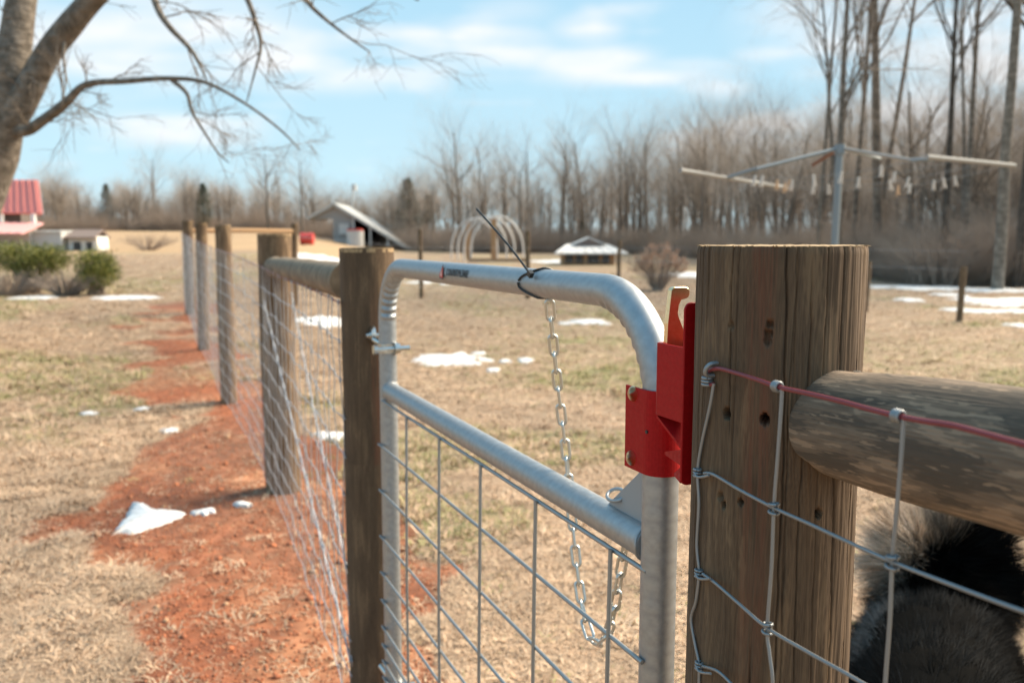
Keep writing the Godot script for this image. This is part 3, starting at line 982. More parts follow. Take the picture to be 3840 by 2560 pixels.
# ---------------------------------------------------------------- the gate
func make_gate() -> void:
	var g := thing("tube_gate", gp(0.57, 0.0), "galvanised bent tube gate with welded wire mesh and printed maker's mark", "gate")
	var R := 0.021
	var top := 1.285
	var L := 1.15
	var bend := 0.132
	# one bent tube: latch stile, top rail, hinge stile
	var path := []
	var crimp := []
	var y := 0.10
	while y < top - bend:
		path.append(gp(0, y))
		crimp.append(0.0)
		y += 0.06
	for k in 97:
		var an := PI - (PI / 2) * k / 96.0
		path.append(gp(bend + cos(an) * bend, top - bend + sin(an) * bend))
		crimp.append(k + 1.0)
	for k in range(1, 24):
		path.append(gp(lerpf(bend, L - bend, k / 24.0), top))
		crimp.append(0.0)
	for k in 97:
		var an := (PI / 2) * (1.0 - k / 96.0)
		path.append(gp(L - bend + cos(an) * bend, top - bend + sin(an) * bend))
		crimp.append(k + 1.0)
	y = top - bend - 0.05
	while y > 0.10:
		path.append(gp(L, y))
		crimp.append(0.0)
		y -= 0.06
	var b := MB.new()
	var sides := 40
	tube(b, path, R, sides)
	var centre_in := gp(L / 2, top - 0.5)
	for j in path.size():
		if crimp[j] < 0.5: continue
		var inward: Vector3 = (gp(bend, top - bend) if j < path.size() / 2 else gp(L - bend, top - bend)) - path[j]
		inward = inward.normalized()
		for q in sides + 1:
			var id := j * (sides + 1) + q
			var w := smoothstep(0.25, 0.9, b.n[id].dot(inward))
			var ph: float = TAU * 10.0 * crimp[j] / 97.0
			var fade := smoothstep(1.0, 12.0, crimp[j]) * smoothstep(97.0, 85.0, crimp[j])
			var t: Vector3 = (path[j + 1] - path[j - 1]).normalized()
			b.v[id] += inward * w * fade * 0.0029 * sin(ph)
			b.n[id] = (b.n[id] - t * w * fade * 0.0029 * cos(ph) * TAU * 10.0 / (bend * PI / 2)).normalized()
	put("frame_tube", b.mesh(), M.galvanised_tube, g)
	b = MB.new()
	tube(b, [gp(0.015, 0.990), gp(0.5, 0.990), gp(L - 0.015, 0.990)], R, 32)
	put("middle_rail", b.mesh(), M.galvanised_tube, g)
	b = MB.new()
	tube(b, [gp(0.015, 0.12), gp(0.5, 0.12), gp(L - 0.015, 0.12)], R, 24)
	put("bottom_rail", b.mesh(), M.galvanised_tube, g)
	# weld beads where the middle rail meets the stiles
	for s in [0.019, L - 0.019]:
		b = MB.new()
		var sp := []
		for k in 33:
			var an := TAU * k / 32.0
			sp.append(gp(s + 0.0035 * absf(sin(an)) * (1 if s < 0.5 else -1) - (0.002 if s < 0.5 else -0.002), 0.990 + sin(an) * (R + 0.0005), cos(an) * (R + 0.0005)))
		tube(b, sp, 0.0021, 7)
		put("weld", b.mesh(), M.galvanised_tube, g)
	# welded mesh on the near face
	var off := -0.0185
	b = MB.new()
	tube(b, [gp(-0.004, 0.966, off), gp(0.5, 0.967, off), gp(L, 0.966, off)], 0.0031, 10)
	put("mesh_rod", b.mesh(), M.mesh_rod, g)
	for hh in [0.857, 0.743, 0.627, 0.535, 0.464, 0.395, 0.348, 0.305, 0.262, 0.22, 0.178]:
		b = MB.new()
		tube(b, [gp(-0.006, hh, -0.0238), gp(0.5, hh, -0.0238), gp(L + 0.012, hh, -0.0238)], 0.0029, 10)
		put("mesh_rod", b.mesh(), M.mesh_rod, g)
	for s in [0.0687, 0.283, 0.499, 0.712, 0.926]:
		b = MB.new()
		tube(b, [gp(s, 0.969, -0.0243), gp(s, 0.6, -0.0292), gp(s, 0.13, -0.0292)], 0.0029, 10)
		put("mesh_rod", b.mesh(), M.mesh_rod, g)
	# chain plate welded on the middle rail against the stile
	b = MB.new()
	var poly := PackedVector2Array([Vector2(0.0185, 1.008), Vector2(0.0185, 1.020), Vector2(0.0245, 1.021), Vector2(0.0262, 1.0245), Vector2(0.0245, 1.028), Vector2(0.0185, 1.029), Vector2(0.0185, 1.038), Vector2(0.0240, 1.039), Vector2(0.0255, 1.043), Vector2(0.0240, 1.047), Vector2(0.0205, 1.048), Vector2(0.0205, 1.0745), Vector2(0.028, 1.0785), Vector2(0.036, 1.0765), Vector2(0.118, 1.008)])
	prism(b, poly, 0.003, Transform3D(Basis(ALONG, Vector3.UP, ACROSS), gp(0, 0, -0.0015)), 0.0006)
	put("chain_plate", b.mesh(), M.dull_plate, g)
	b = MB.new()
	var ec: Vector3 = gp(0.098, 1.027)
	tube(b, ring_pts(ec, ALONG * 1.5, (Vector3.UP * 0.5 + ACROSS * 0.8).normalized(), 0.0105, 0.0, TAU, 24), 0.0024, 8)
	put("eye_ring", b.mesh(), M.galvanised_tube, g)
	# maker's mark
	var nn := (-ACROSS + Vector3.UP * 0.18).normalized()
	var up := nn.cross(-ALONG).normalized() * -1.0
	if up.y < 0: up = -up
	var origin := gp(Vector2(0.6898, 1.2823).x, top) + nn * (R + 0.0009)
	var txt := TextMesh.new()
	txt.text = "COUNTYLINE"
	var font := SystemFont.new()
	font.font_names = PackedStringArray(["Droid Sans"])
	font.font_weight = 800
	txt.font = font
	txt.font_size = 32
	txt.pixel_size = 0.00043
	txt.depth = 0.0004
	txt.horizontal_alignment = HORIZONTAL_ALIGNMENT_LEFT
	var mark := MeshInstance3D.new()
	mark.mesh = txt
	mark.material_override = M.print_black
	mark.name = "lettering"
	g.add_child(mark)
	mark.transform = Transform3D(Basis(-ALONG * 1.30, up * 1.35, nn), origin + up * 0.0005 - g.position - ALONG * 0.017)
	b = MB.new()
	var fx := Transform3D(Basis(-ALONG * 1.2, up * 1.3, nn), origin)
	prism(b, PackedVector2Array([Vector2(-0.011, -0.0095), Vector2(0.008, -0.0105), Vector2(0.005, -0.003), Vector2(0.001, 0.006), Vector2(-0.003, 0.0115), Vector2(-0.005, 0.0085), Vector2(-0.009, 0.002), Vector2(-0.0125, -0.004)]), 0.0004, fx)
	put("printed_flame", b.mesh(), M.print_black, g)
	b = MB.new()
	prism(b, PackedVector2Array([Vector2(-0.009, -0.008), Vector2(0.0055, -0.009), Vector2(0.003, -0.003), Vector2(0.000, 0.0045), Vector2(-0.003, 0.008), Vector2(-0.007, 0.001), Vector2(-0.0105, -0.004)]), 0.0004, fx.translated(nn * 0.0006))
	put("printed_flame", b.mesh(), M.print_red, g)
	b = MB.new()
	prism(b, PackedVector2Array([Vector2(-0.005, -0.006), Vector2(0.001, -0.0065), Vector2(-0.001, -0.001), Vector2(-0.003, 0.003), Vector2(-0.005, -0.001)]), 0.0003, fx.translated(nn * 0.0012))
	put("printed_flame", b.mesh(), M.print_pale, g)
	# hinge clamps
	for hy in [1.092, 0.245]:
		b = MB.new()
		tube(b, [gp(L, hy - 0.011), gp(L, hy + 0.011)], 0.0245, 24)
		var bs := L - 0.0245
		tube(b, [gp(bs, hy, -0.034), gp(bs, hy, 0.046)], 0.0062, 12)
		tube(b, [gp(bs, hy, -0.042), gp(bs, hy, -0.032)], 0.0125, 6)
		tube(b, [gp(bs, hy, 0.012), gp(bs, hy, 0.022)], 0.0125, 6)
		tube(b, [gp(bs, hy, 0.008), gp(bs, hy, 0.012)], 0.016, 16)
		tube(b, [gp(L, hy), gp(L + 0.075, hy + 0.012, -0.012)], 0.008, 10)
		put("hinge_clamp", b.mesh(), M.zinc, g)
	# latch clamp wrapped round the stile
	b = MB.new()
	var prof := PackedVector2Array()
	var rr := R + 0.0030
	for k in 17:
		var an := -PI / 2 - PI * 0.86 * k / 16.0
		prof.append(Vector2(cos(an), sin(an)) * rr)
	prof.reverse()
	prof.append(Vector2(0.040, -rr))
	prof.append(Vector2(0.040, -rr + 0.0028))
	for k in 17:
		var an := -PI / 2 - PI * 0.86 * k / 16.0
		prof.append(Vector2(cos(an), sin(an)) * (rr - 0.0028))
	prism(b, prof, 0.098, Transform3D(Basis(ALONG, ACROSS, Vector3.UP), gp(0, 1.082)), 0.0005)
	var clamp := put("latch_clamp", b.mesh(), M.red_paint, g)
	b = MB.new()
	prism(b, PackedVector2Array([Vector2(0.012, 0.0), Vector2(0.040, 0.0), Vector2(0.040, 0.0028), Vector2(0.012, 0.0028)]), 0.098, Transform3D(Basis(ALONG, ACROSS, Vector3.UP), gp(0, 1.082, rr - 0.003)), 0.0005)
	put("back_plate", b.mesh(), M.red_paint, g)
	for p: Vector2 in [Vector2(0.0279, 1.1715), Vector2(0.0294, 1.0949)]:
		b = MB.new()
		var c := gv(p - Vector2(0.004, 0), -rr)
		var ps := []
		var rd := []
		for k in 8:
			var t := k / 7.0
			ps.append(c - ACROSS * (0.0048 * sin(t * PI / 2)))
			rd.append(maxf(0.0092 * cos(t * PI / 2), 0.0002))
		ps.push_front(c + ACROSS * 0.001)
		rd.push_front(0.0092)
		tube(b, ps, rd, 22)
		tube(b, [c, c + ACROSS * (2 * rr + 0.008)], 0.0035, 10)
		put("bolt", b.mesh(), M.gold_zinc, g)
	b = MB.new()
	var hc := gv(Vector2(-0.0054, 1.1326), -rr)
	tube(b, [hc - ACROSS * 0.0004, hc + ACROSS * 0.002], 0.0021, 14)
	put("rivet_hole", b.mesh(), M.print_black, g)

func make_latch() -> void:
	var o := thing("gate_latch", gp(-0.103, 1.10), "bright red steel gate latch plate with open box housing on post", "latch")
	var up := Vector3.UP
	# plate in the (across, up) plane, thickness along the gate line
	var xf := Transform3D(Basis(ACROSS, up, -ALONG), gp(-0.1015, 0))
	var b := MB.new()
	var q := PackedVector2Array()
	var w := 0.046
	for c in [[-w, 1.099, 1, 1, PI], [w, 1.099, -1, 1, PI * 1.5], [w, 1.2868, -1, -1, 0.0], [-w, 1.2868, 1, -1, PI / 2]]:
		for k in 6:
			var an: float = c[4] + (PI / 2) * k / 5.0
			q.append(Vector2(c[0] + c[2] * 0.008 + cos(an) * 0.008, c[1] + c[3] * 0.008 + sin(an) * 0.008))
	prism(b, q, 0.0032, xf, 0.0008)
	put("mounting_plate", b.mesh(), M.red_paint, o)
	# open box housing: a bent strap of three sides
	b = MB.new()
	var t := 0.0028
	var s1 := -0.0535
	var s0 := -0.1015
	var n0 := -0.0455
	var n1 := -0.006
	var strap := PackedVector2Array([Vector2(s0, n0), Vector2(s1 - 0.003, n0), Vector2(s1 - 0.0009, n0 + 0.0009), Vector2(s1, n0 + 0.003), Vector2(s1, n1 - 0.003), Vector2(s1 - 0.0009, n1 - 0.0009), Vector2(s1 - 0.003, n1), Vector2(s0, n1), Vector2(s0, n1 - t), Vector2(s1 - t, n1 - t), Vector2(s1 - t, n0 + t), Vector2(s0, n0 + t)])
	prism(b, strap, 0.0775, Transform3D(Basis(ALONG, ACROSS, up), gp(0, 1.164)), 0.0006)
	put("housing", b.mesh(), M.red_paint, o)
	# lever standing in the housing
	b = MB.new()
	var lev := PackedVector2Array([Vector2(-0.0425, 1.172), Vector2(-0.0135, 1.172), Vector2(-0.0140, 1.238), Vector2(-0.0152, 1.248), Vector2(-0.0248, 1.268), Vector2(-0.0262, 1.272), Vector2(-0.0250, 1.281), Vector2(-0.0222, 1.2865), Vector2(-0.0180, 1.2872), Vector2(-0.0140, 1.2885), Vector2(-0.0120, 1.2915), Vector2(-0.0120, 1.2955), Vector2(-0.0140, 1.2985), Vector2(-0.0180, 1.3000), Vector2(-0.0310, 1.3000), Vector2(-0.0340, 1.2990), Vector2(-0.0358, 1.2965), Vector2(-0.0395, 1.262)])
	prism(b, lev, 0.0065, Transform3D(Basis(ACROSS, up, -ALONG), gp(-0.0585, 0)), 0.0007)
	put("lever", b.mesh(), M.gold_zinc, o)
	# guides below the housing
	b = MB.new()
	var g1 := PackedVector2Array([Vector2(-0.056, 1.163), Vector2(-0.1015, 1.1385), Vector2(-0.1015, 1.1355), Vector2(-0.0545, 1.1605)])
	prism(b, g1, 0.036, Transform3D(Basis(ALONG, up, ACROSS), gp(0, 0, -0.044)), 0.0)
	put("guide", b.mesh(), M.red_paint, o)
	b = MB.new()
	for k in 2:
		var yy: float = [1.1195, 1.1010][k]
		var reach: float = [-0.060, -0.078][k]
		b = MB.new()
		var a0 := gp(-0.1012, yy + 0.017, -0.0445)
		var a1 := gp(-0.1012, yy, -0.0445)
		var tip := gp(reach, yy + 0.004, -0.036)
		var tip2 := gp(reach, yy + 0.001, -0.036)
		var c0 := gp(-0.1012, yy + 0.017, 0.02)
		var c1 := gp(-0.1012, yy, 0.02)
		var tb := gp(reach, yy + 0.004, 0.012)
		var tb2 := gp(reach, yy + 0.001, 0.012)
		face(b, [a0, c0, tb, tip], Vector3.UP + ALONG)
		face(b, [a1, c1, tb2, tip2], Vector3.DOWN)
		face(b, [a0, tip, tip2, a1], -ACROSS)
		face(b, [c0, tb, tb2, c1], ACROSS)
		face(b, [tip, tb, tb2, tip2], ALONG)
		put("guide", b.mesh(), M.red_paint, o)

func make_chain() -> void:
	var pth := smooth_path([gv(Vector2(0.2899, 1.2602), 0.0), gv(Vector2(0.2939, 1.2038), 0.008), gv(Vector2(0.2943, 1.1257), 0.018), gv(Vector2(0.2865, 1.0346), 0.027), gv(Vector2(0.2742, 0.9512), 0.030), gv(Vector2(0.2594, 0.8893), 0.030), gv(Vector2(0.2421, 0.8290), 0.030), gv(Vector2(0.2203, 0.7883), 0.030), gv(Vector2(0.1972, 0.7795), 0.030), gv(Vector2(0.1662, 0.8056), 0.030), gv(Vector2(0.1475, 0.8482), 0.030), gv(Vector2(0.1343, 0.9026), 0.030), gv(Vector2(0.1225, 0.9490), 0.030), gv(Vector2(0.1193, 0.9859), 0.028), gv(Vector2(0.1127, 1.0084), 0.015)], 10)
	var o := thing("steel_chain", pth[0], "slack zinc chain hanging from a black cable tie on gate", "chain")
	var lm := MB.new()
	var hl := 0.0095
	var hw := 0.0058
	var lp := []
	for k in 12:
		var an := -PI / 2 + PI * k / 11.0
		lp.append(Vector3(hl + cos(an) * hw, sin(an) * hw, 0))
	for k in 12:
		var an := PI / 2 + PI * k / 11.0
		lp.append(Vector3(-hl + cos(an) * hw, sin(an) * hw, 0))
	lp.append(lp[0])
	tube(lm, lp, 0.00225, 9, Color.WHITE, false)
	# butt weld on one long side
	var mid := Vector3(0, -hw, 0)
	tube(lm, [mid - Vector3(0.0014, 0, 0), mid + Vector3(0.0014, 0, 0)], 0.0025, 8)
	var mesh := lm.mesh()
	var cum := [0.0]
	for j in range(1, pth.size()): cum.append(cum[j - 1] + pth[j].distance_to(pth[j - 1]))
	var pitch := 0.0262
	var total: float = cum[cum.size() - 1]
	var count := int(total / pitch)
	var at := func(s: float) -> Vector3:
		for j in range(1, cum.size()):
			if cum[j] >= s: return pth[j - 1].lerp(pth[j], (s - cum[j - 1]) / maxf(cum[j] - cum[j - 1], 1e-6))
		return pth[pth.size() - 1]
	for k in count:
		var s := (k + 0.5) * pitch
		var p: Vector3 = at.call(s)
		var t: Vector3 = (at.call(s + 0.008) - at.call(s - 0.008)).normalized()
		var side := (ACROSS - t * ACROSS.dot(t)).normalized()
		side = side.rotated(t, 0.55 + (PI / 2 if k % 2 else 0.0) + 0.12 * sin(k * 2.3))
		var l := MeshInstance3D.new()
		l.mesh = mesh
		l.material_override = M.zinc
		l.name = "link"
		o.add_child(l, true)
		l.transform = Transform3D(Basis(t, side, t.cross(side)), p - o.position)
	# cable tie round the top rail
	var z := thing("cable_tie", gv(Vector2(0.3218, 1.2915), 0.0), "black cable tie round the top tube, its tail sticking up", "cable tie")
	var b := MB.new()
	var lo: Vector3 = gv(Vector2(0.2956, 1.2649), 0.0)
	var s_front := Vector2(0.3487, 1.2903).x
	var s_back := Vector2(0.3045, 1.2922).x
	var loop := []
	for k in 21:
		var an := deg_to_rad(8.0 + 242.0 * k / 20.0)
		var s := lerpf(s_front, s_back, smoothstep(0.1, 1.4, an))
		loop.append(gp(s, 1.285) - ACROSS * cos(an) * 0.0226 + Vector3.UP * sin(an) * 0.0226)
	loop.append(lo + ACROSS * 0.004)
	loop.append(lo - ACROSS * 0.004)
	for k in 9:
		var an := deg_to_rad(-64.0 + 66.0 * k / 8.0)
		loop.append(gp(lerpf(s_back, s_front, smoothstep(-1.2, -0.2, an)), 1.285) - ACROSS * cos(an) * 0.0230 + Vector3.UP * sin(an) * 0.0230)
	tube(b, loop, 0.0017, 8)
	put("strap", b.mesh(), M.black_nylon, z)
	b = MB.new()
	var head: Vector3 = gv(Vector2(0.3040, 1.2996), -0.024)
	var tip: Vector3 = Vector3(-0.0559, 1.3965, -1.3600)
	var td := (tip - head).normalized()
	var sd := td.cross(-ACROSS).normalized()
	box(b, head, Vector3(0.0085, 0.009, 0.0065), Basis(sd, td, sd.cross(td)))
	put("lock_head", b.mesh(), M.black_nylon, z)
	b = MB.new()
	tube(b, smooth_path([head, head.lerp(tip, 0.35) + sd * 0.003, head.lerp(tip, 0.7) + sd * 0.002, tip]), 0.0018, 6)
	put("tail", b.mesh(), M.black_nylon, z)

# ---------------------------------------------------------------- round fence posts and the fence beyond the gate
func wood_post(parent: Node3D, foot: Vector3, top: Vector3, r: float, sd: int, sides := 40, skin := "post_wood") -> void:
	var b := MB.new()
	var pts := []
	var rad := []
	var n := 60
	for k in n + 1:
		pts.append(foot.lerp(top, float(k) / n))
		rad.append(r * (1.03 - 0.05 * k / n))
	tube(b, pts, rad, sides, Color.WHITE, false, 1.0)
	var turn := sd * 0.37
	for k in b.v.size():
		var an: float = b.uv[k].x * TAU
		var split := pow(absf(sin(an * 3.5 + sd + 0.15 * noise.get_noise_1d(b.uv[k].y * 60.0 + sd * 9.0))), 24.0)
		b.v[k] += b.n[k] * (r * 0.05 * noise.get_noise_3d(cos(an) * 25.0 + sd * 31.0, sin(an) * 25.0, b.uv[k].y * 25.0) - r * 0.05 * split)
		b.uv[k] += Vector2(turn, turn)
	put("log", b.mesh(), M[skin], parent)
	b = MB.new()
	var t := (top - foot).normalized()
	tube(b, [top - t * 0.01, top - t * 0.002, top + t * 0.001, top + t * 0.002], [r * 0.98, r * 0.985, r * 0.95, 0.001], sides, Color.WHITE, false)
	put("sawn_end", b.mesh(), M.cut_wood, parent)

func make_left_fence() -> void:
	# [foot, top, radius]
	var specs := [
		[Vector3(-0.3695, 0, -2.185), Vector3(-0.3729, 1.3256, -2.1900), 0.070, "dark round hinge post carrying the tube gate"],
		[Vector3(-1.2179, -0.0160, -4.4000), Vector3(-1.2223, 1.3744, -4.4000), 0.088, "stout brace post at the far end of the tan rail"],
		[Vector3(-2.2044, 0.0994, -6.5000), Vector3(-2.1964, 1.4516, -6.5000), 0.060, "first line post behind the brace post"],
		[Vector3(-3.3361, 0.1728, -9.1000), Vector3(-3.3052, 1.5152, -9.1000), 0.062, "second line post behind the brace post"],
		[Vector3(-4.7143, 0.2734, -12.4000), Vector3(-4.6976, 1.6063, -12.4000), 0.075, "end post at the far corner of the wire fence"]]
	var at := []
	for k in specs.size():
		var s: Array = specs[k]
		var f: Vector3 = s[0]
		f.y = ground_y(f.x, f.z)
		at.append(f)
		var o := thing("fence_post", f, s[3], "post")
		wood_post(o, f - Vector3(0, 0.12, 0), s[1], s[2], 3 + k * 7, 56 if k < 2 else 28, "gate_post_wood" if k == 0 else "post_wood")
	# washers, nails and hinge bolts on the hinge post
	var hp := thing("hinge_bolt", gp(1.222, 1.11, -0.05), "zinc hinge bolt with a large washer on hinge post", "bolt")
	var b := MB.new()
	var hc: Vector3 = Vector3(-0.3471, 1.1094, -2.1150)
	tube(b, [hc, hc - ACROSS * 0.003, hc - ACROSS * 0.008], [0.026, 0.0255, 0.015], 24)
	tube(b, [hc - ACROSS * 0.004, hc - ACROSS * 0.013], 0.0105, 6)
	tube(b, [hc + ACROSS * 0.05, hc - ACROSS * 0.02], 0.006, 10)
	put("washer_and_nut", b.mesh(), M.zinc, hp)
	# tan rail between hinge post and brace post
	var rail := thing("brace_rail", at[0].lerp(at[1], 0.5) + Vector3(0, 1.1, 0), "sunlit tan log rail between hinge post and brace post", "rail")
	b = MB.new()
	var ra: Vector3 = Vector3(-0.4371, 1.2380, -2.2700)
	var rz: Vector3 = Vector3(-1.2100, 1.2097, -4.3200)
	var rp := []
	for k in 21: rp.append(ra.lerp(rz, k / 20.0) + Vector3(0, 0.006 * noise.get_noise_1d(k * 12.0), 0))
	tube(b, rp, 0.050, 24)
	put("log", b.mesh(), M.rail_tan, rail)
	# woven wire along the outside of the posts
	var fence := thing("woven_wire_fence", at[0].lerp(at[2], 0.5), "long galvanised woven wire fence stapled to the row of wooden posts", "fence")
	var side := Vector3(FENCE_DIR.y, 0, -FENCE_DIR.x)
	var line := []
	for k in at.size():
		line.append(at[k] + side * (specs[k][2] + 0.006))
	line.append(line[4] + Vector3(FENCE_DIR.x, 0, FENCE_DIR.y) * 0.2)
	line[0] += Vector3(-FENCE_DIR.x, 0, -FENCE_DIR.y) * 0.02
	var cum := [0.0]
	for k in range(1, line.size()): cum.append(cum[k - 1] + line[k].distance_to(line[k - 1]))
	var place := func(s: float, hgt: float) -> Vector3:
		for k in range(1, cum.size()):
			if s <= cum[k] or k == cum.size() - 1:
				var f: float = (s - cum[k - 1]) / (cum[k] - cum[k - 1])
				var p: Vector3 = line[k - 1].lerp(line[k], f)
				return Vector3(p.x, rise(p.x, p.z) + hgt, p.z) + side * (0.012 * noise.get_noise_2d(s * 30.0, hgt * 30.0)) - side * 0.02 * sin(f * PI)
		return Vector3.ZERO
	var total: float = cum[cum.size() - 1]
	var heights := []
	for k in 12: heights.append(1.19 - 0.1 * k)
	for k in heights.size():
		b = MB.new()
		var pts := []
		var s := 0.0
		while s <= total:
			pts.append(place.call(s, heights[k] + 0.006 * noise.get_noise_2d(s * 40.0, k * 50.0)))
			s += 0.075
		tube(b, pts, 0.0020 if k == 0 else 0.0016, 5)
		put("top_wire" if k == 0 else "line_wire", b.mesh(), M.red_wire if k == 0 else M.old_wire, fence)
	var s := 0.02
	var kn := MB.new()
	while s < total:
		b = MB.new()
		var pts := []
		for k in heights.size():
			pts.append(place.call(s + 0.004 * noise.get_noise_2d(s * 77.0, k * 30.0), heights[k]))
		tube(b, pts, 0.0015, 5)
		put("stay_wire", b.mesh(), M.old_wire, fence)
		if s < 5.0:
			for k in heights.size():
				tube(kn, [pts[k] - Vector3(0, 0.006, 0), pts[k] + Vector3(0, 0.006, 0)], 0.0034, 5)
		s += 0.118
	put("knots", kn.mesh(), M.old_wire, fence, "stuff")
	# loose ends of the wire by the hinge post
	b = MB.new()
	tube(b, smooth_path([place.call(0.0, 0.25), place.call(0.0, 0.08) - side * 0.02, place.call(0.0, 0.02) - side * 0.08 + Vector3(0, 0.0, 0.08), place.call(0.0, 0.01) - side * 0.2 + Vector3(0, 0, 0.14)]), 0.0017, 5)
	put("wire_tail", b.mesh(), M.old_wire, fence)
	# doubled brace wire from the top of the brace post to the foot of the hinge post
	var br := thing("brace_wire", at[0].lerp(at[1], 0.5), "doubled diagonal brace wire between hinge post and brace post", "wire")
	for e in [[Vector3(-1.2675, 1.0365, -4.3300), Vector3(-0.4266, 0.2375, -2.1300)], [Vector3(-1.1362, 1.0747, -4.3600), Vector3(-0.4296, 0.3753, -2.2000)]]:
		for w in 2:
			b = MB.new()
			var pts := []
			for k in 61:
				var f := k / 60.0
				var p: Vector3 = e[0].lerp(e[1], f)
				pts.append(p + Vector3(cos(f * 60.0 + PI * w), sin(f * 60.0 + PI * w), 0) * 0.0032 - Vector3(0, 0.02 * sin(f * PI), 0))
			tube(b, pts, 0.0019, 5)
			put("strand", b.mesh(), M.old_wire, br)
	# the far side of the yard: a short rail, then single posts
	var f0: Vector3 = Vector3(-3.6016, 0.1200, -14.0000)
	f0.y = ground_y(f0.x, f0.z)
	var o := thing("fence_post", f0, "tan post at the right end of the far horizontal rail", "post")
	wood_post(o, f0 - Vector3(0, 0.1, 0), Vector3(-3.5561, 1.5971, -14.0000), 0.055, 61, 16)
	rail = thing("brace_rail", Vector3(-4.0724, 1.4681, -13.0000), "thin far rail joining the corner post and a tan post", "rail")
	b = MB.new()
	tube(b, [Vector3(-4.7040, 1.4636, -12.5000), Vector3(-4.1035, 1.4757, -13.1000), Vector3(-3.5600, 1.4702, -14.0000)], 0.035, 12)
	put("log", b.mesh(), M.raw_timber, rail)
	var yard := [[Vector3(-2.0839, 0.0000, -19.5151), Vector3(-2.1355, 1.5620, -20.0000), 0.05], [Vector3(0.3550, 0.0000, -19.2057), Vector3(0.3552, 1.5263, -19.4000), 0.055], [Vector3(2.4445, 0.0000, -19.5151), Vector3(2.4850, 1.3096, -20.0000), 0.045], [Vector3(6.5823, 0.0000, -15.7589), Vector3(6.6589, 0.9308, -15.9000), 0.05], [Vector3(7.2568, 0.0000, -13.7020), Vector3(7.3072, 0.9019, -13.8000), 0.05]]
	var lab := ["slim yard post right of the grey barn", "slim yard post right of the white hoops", "slim yard post in front of the low coop", "slim yard post half hidden by the gate post", "slim dark yard post near the wood's edge"]
	for k in yard.size():
		var y: Array = yard[k]
		var f: Vector3 = y[0]
		o = thing("yard_post", f, lab[k], "post", "")
		var t: Vector3 = y[1]
		t = Vector3(f.x + (t.x - f.x) * 0.3, t.y, f.z)
		wood_post(o, f - Vector3(0, 0.1, 0), t, y[2], 80 + k, 14)
	var yw := thing("yard_wire", yard[1][0], "thin line wires strung between the slim yard posts", "wire")
	var chain_of := [f0, yard[0][0], yard[1][0], yard[2][0], yard[3][0], yard[4][0]]
	for hgt in [0.25, 0.55, 0.85, 1.15]:
		b = MB.new()
		var pts := []
		for p: Vector3 in chain_of:
			pts.append(Vector3(p.x, rise(p.x, p.z) + hgt, p.z + 0.06))
		tube(b, pts, 0.0022, 4)
		put("strand", b.mesh(), M.old_wire, yw)

# ---------------------------------------------------------------- bare trees
func grow(tr: MB, cr: MB, p: Vector3, dir: Vector3, ln: float, r: float, level: int, top_level: int, g: RandomNumberGenerator, droop: float) -> void:
	var segs: int = [9, 6, 4, 3, 2][mini(level, 4)]
	var pts := [p]
	var rad := [r]
	var d := dir
	var q := p
	for k in segs:
		var wob := 0.05 if level == 0 else 0.22
		d = (d + Vector3(g.randf_range(-wob, wob), g.randf_range(-wob, wob) + (0.05 if level < 2 else 0.03) - droop * (0.12 if level > 1 else 0.0), g.randf_range(-wob, wob))).normalized()
		q += d * ln / segs
		pts.append(q)
		rad.append(r * (1.0 - 0.80 * (k + 1.0) / segs) + 0.0005)
	tube(tr if level < 2 else cr, pts, rad, [9, 6, 4, 3, 3][mini(level, 4)], Color.WHITE, false)
	if level >= top_level: return
	var kids: int = [14, 8, 6, 4, 3][mini(level, 4)]
	for k in kids:
		var f := g.randf_range(0.40 if level == 0 else 0.2, 1.0)
		if k == 0: f = 0.97
		var fi := f * segs
		var i0 := mini(int(fi), segs - 1)
		var at: Vector3 = pts[i0].lerp(pts[i0 + 1], fi - i0)
		var t: Vector3 = (pts[i0 + 1] - pts[i0]).normalized()
		var an := g.randf() * TAU
		var nn := frame_of(t).rotated(t, an)
		var open := g.randf_range(0.35, 0.85) if level > 0 else g.randf_range(0.4, 0.95)
		var nd := (t * cos(open) + nn * sin(open)).normalized()
		var rr: float = lerpf(rad[i0], rad[i0 + 1], fi - i0)
		grow(tr, cr, at, nd, ln * g.randf_range(0.34, 0.58) * (1.0 - 0.25 * f if level == 0 else 1.0), rr * (g.randf_range(0.28, 0.46) if level == 0 else g.randf_range(0.38, 0.6)), level + 1, top_level, g, droop)

var tree_meshes := []
func make_tree_meshes() -> void:
	for k in 7:
		var g := RandomNumberGenerator.new()
		g.seed = 300 + k * 17
		var tr := MB.new()
		var cr := MB.new()
		var lean := Vector3(g.randf_range(-0.06, 0.06), 1, g.randf_range(-0.06, 0.06)).normalized()
		grow(tr, cr, Vector3(0, -0.2, 0), lean, 11.0, 0.17 + 0.02 * (k % 3), 0, 4, g, 0.0)
		if k % 2 == 0:
			grow(tr, cr, Vector3(0, 1.5, 0), Vector3(0.25 * (1 if k % 4 else -1), 1, 0.1).normalized(), 8.0, 0.10, 0, 4, g, 0.0)
		tree_meshes.append([tr.mesh(), cr.mesh()])

func bare_tree(called: String, at: Vector3, kind: int, scale: float, turn: float, wide: float, bark: String, twig: String, label: String, group: String) -> void:
	var o := thing(called, at, label, "tree", group)
	o.rotation.y = turn
	o.scale = Vector3(scale * wide, scale, scale * wide)
	for k in 2:
		var m := MeshInstance3D.new()
		m.mesh = tree_meshes[kind][k]
		m.material_override = M[bark] if k == 0 else M[twig]
		m.name = ["trunk", "crown"][k]
		o.add_child(m)

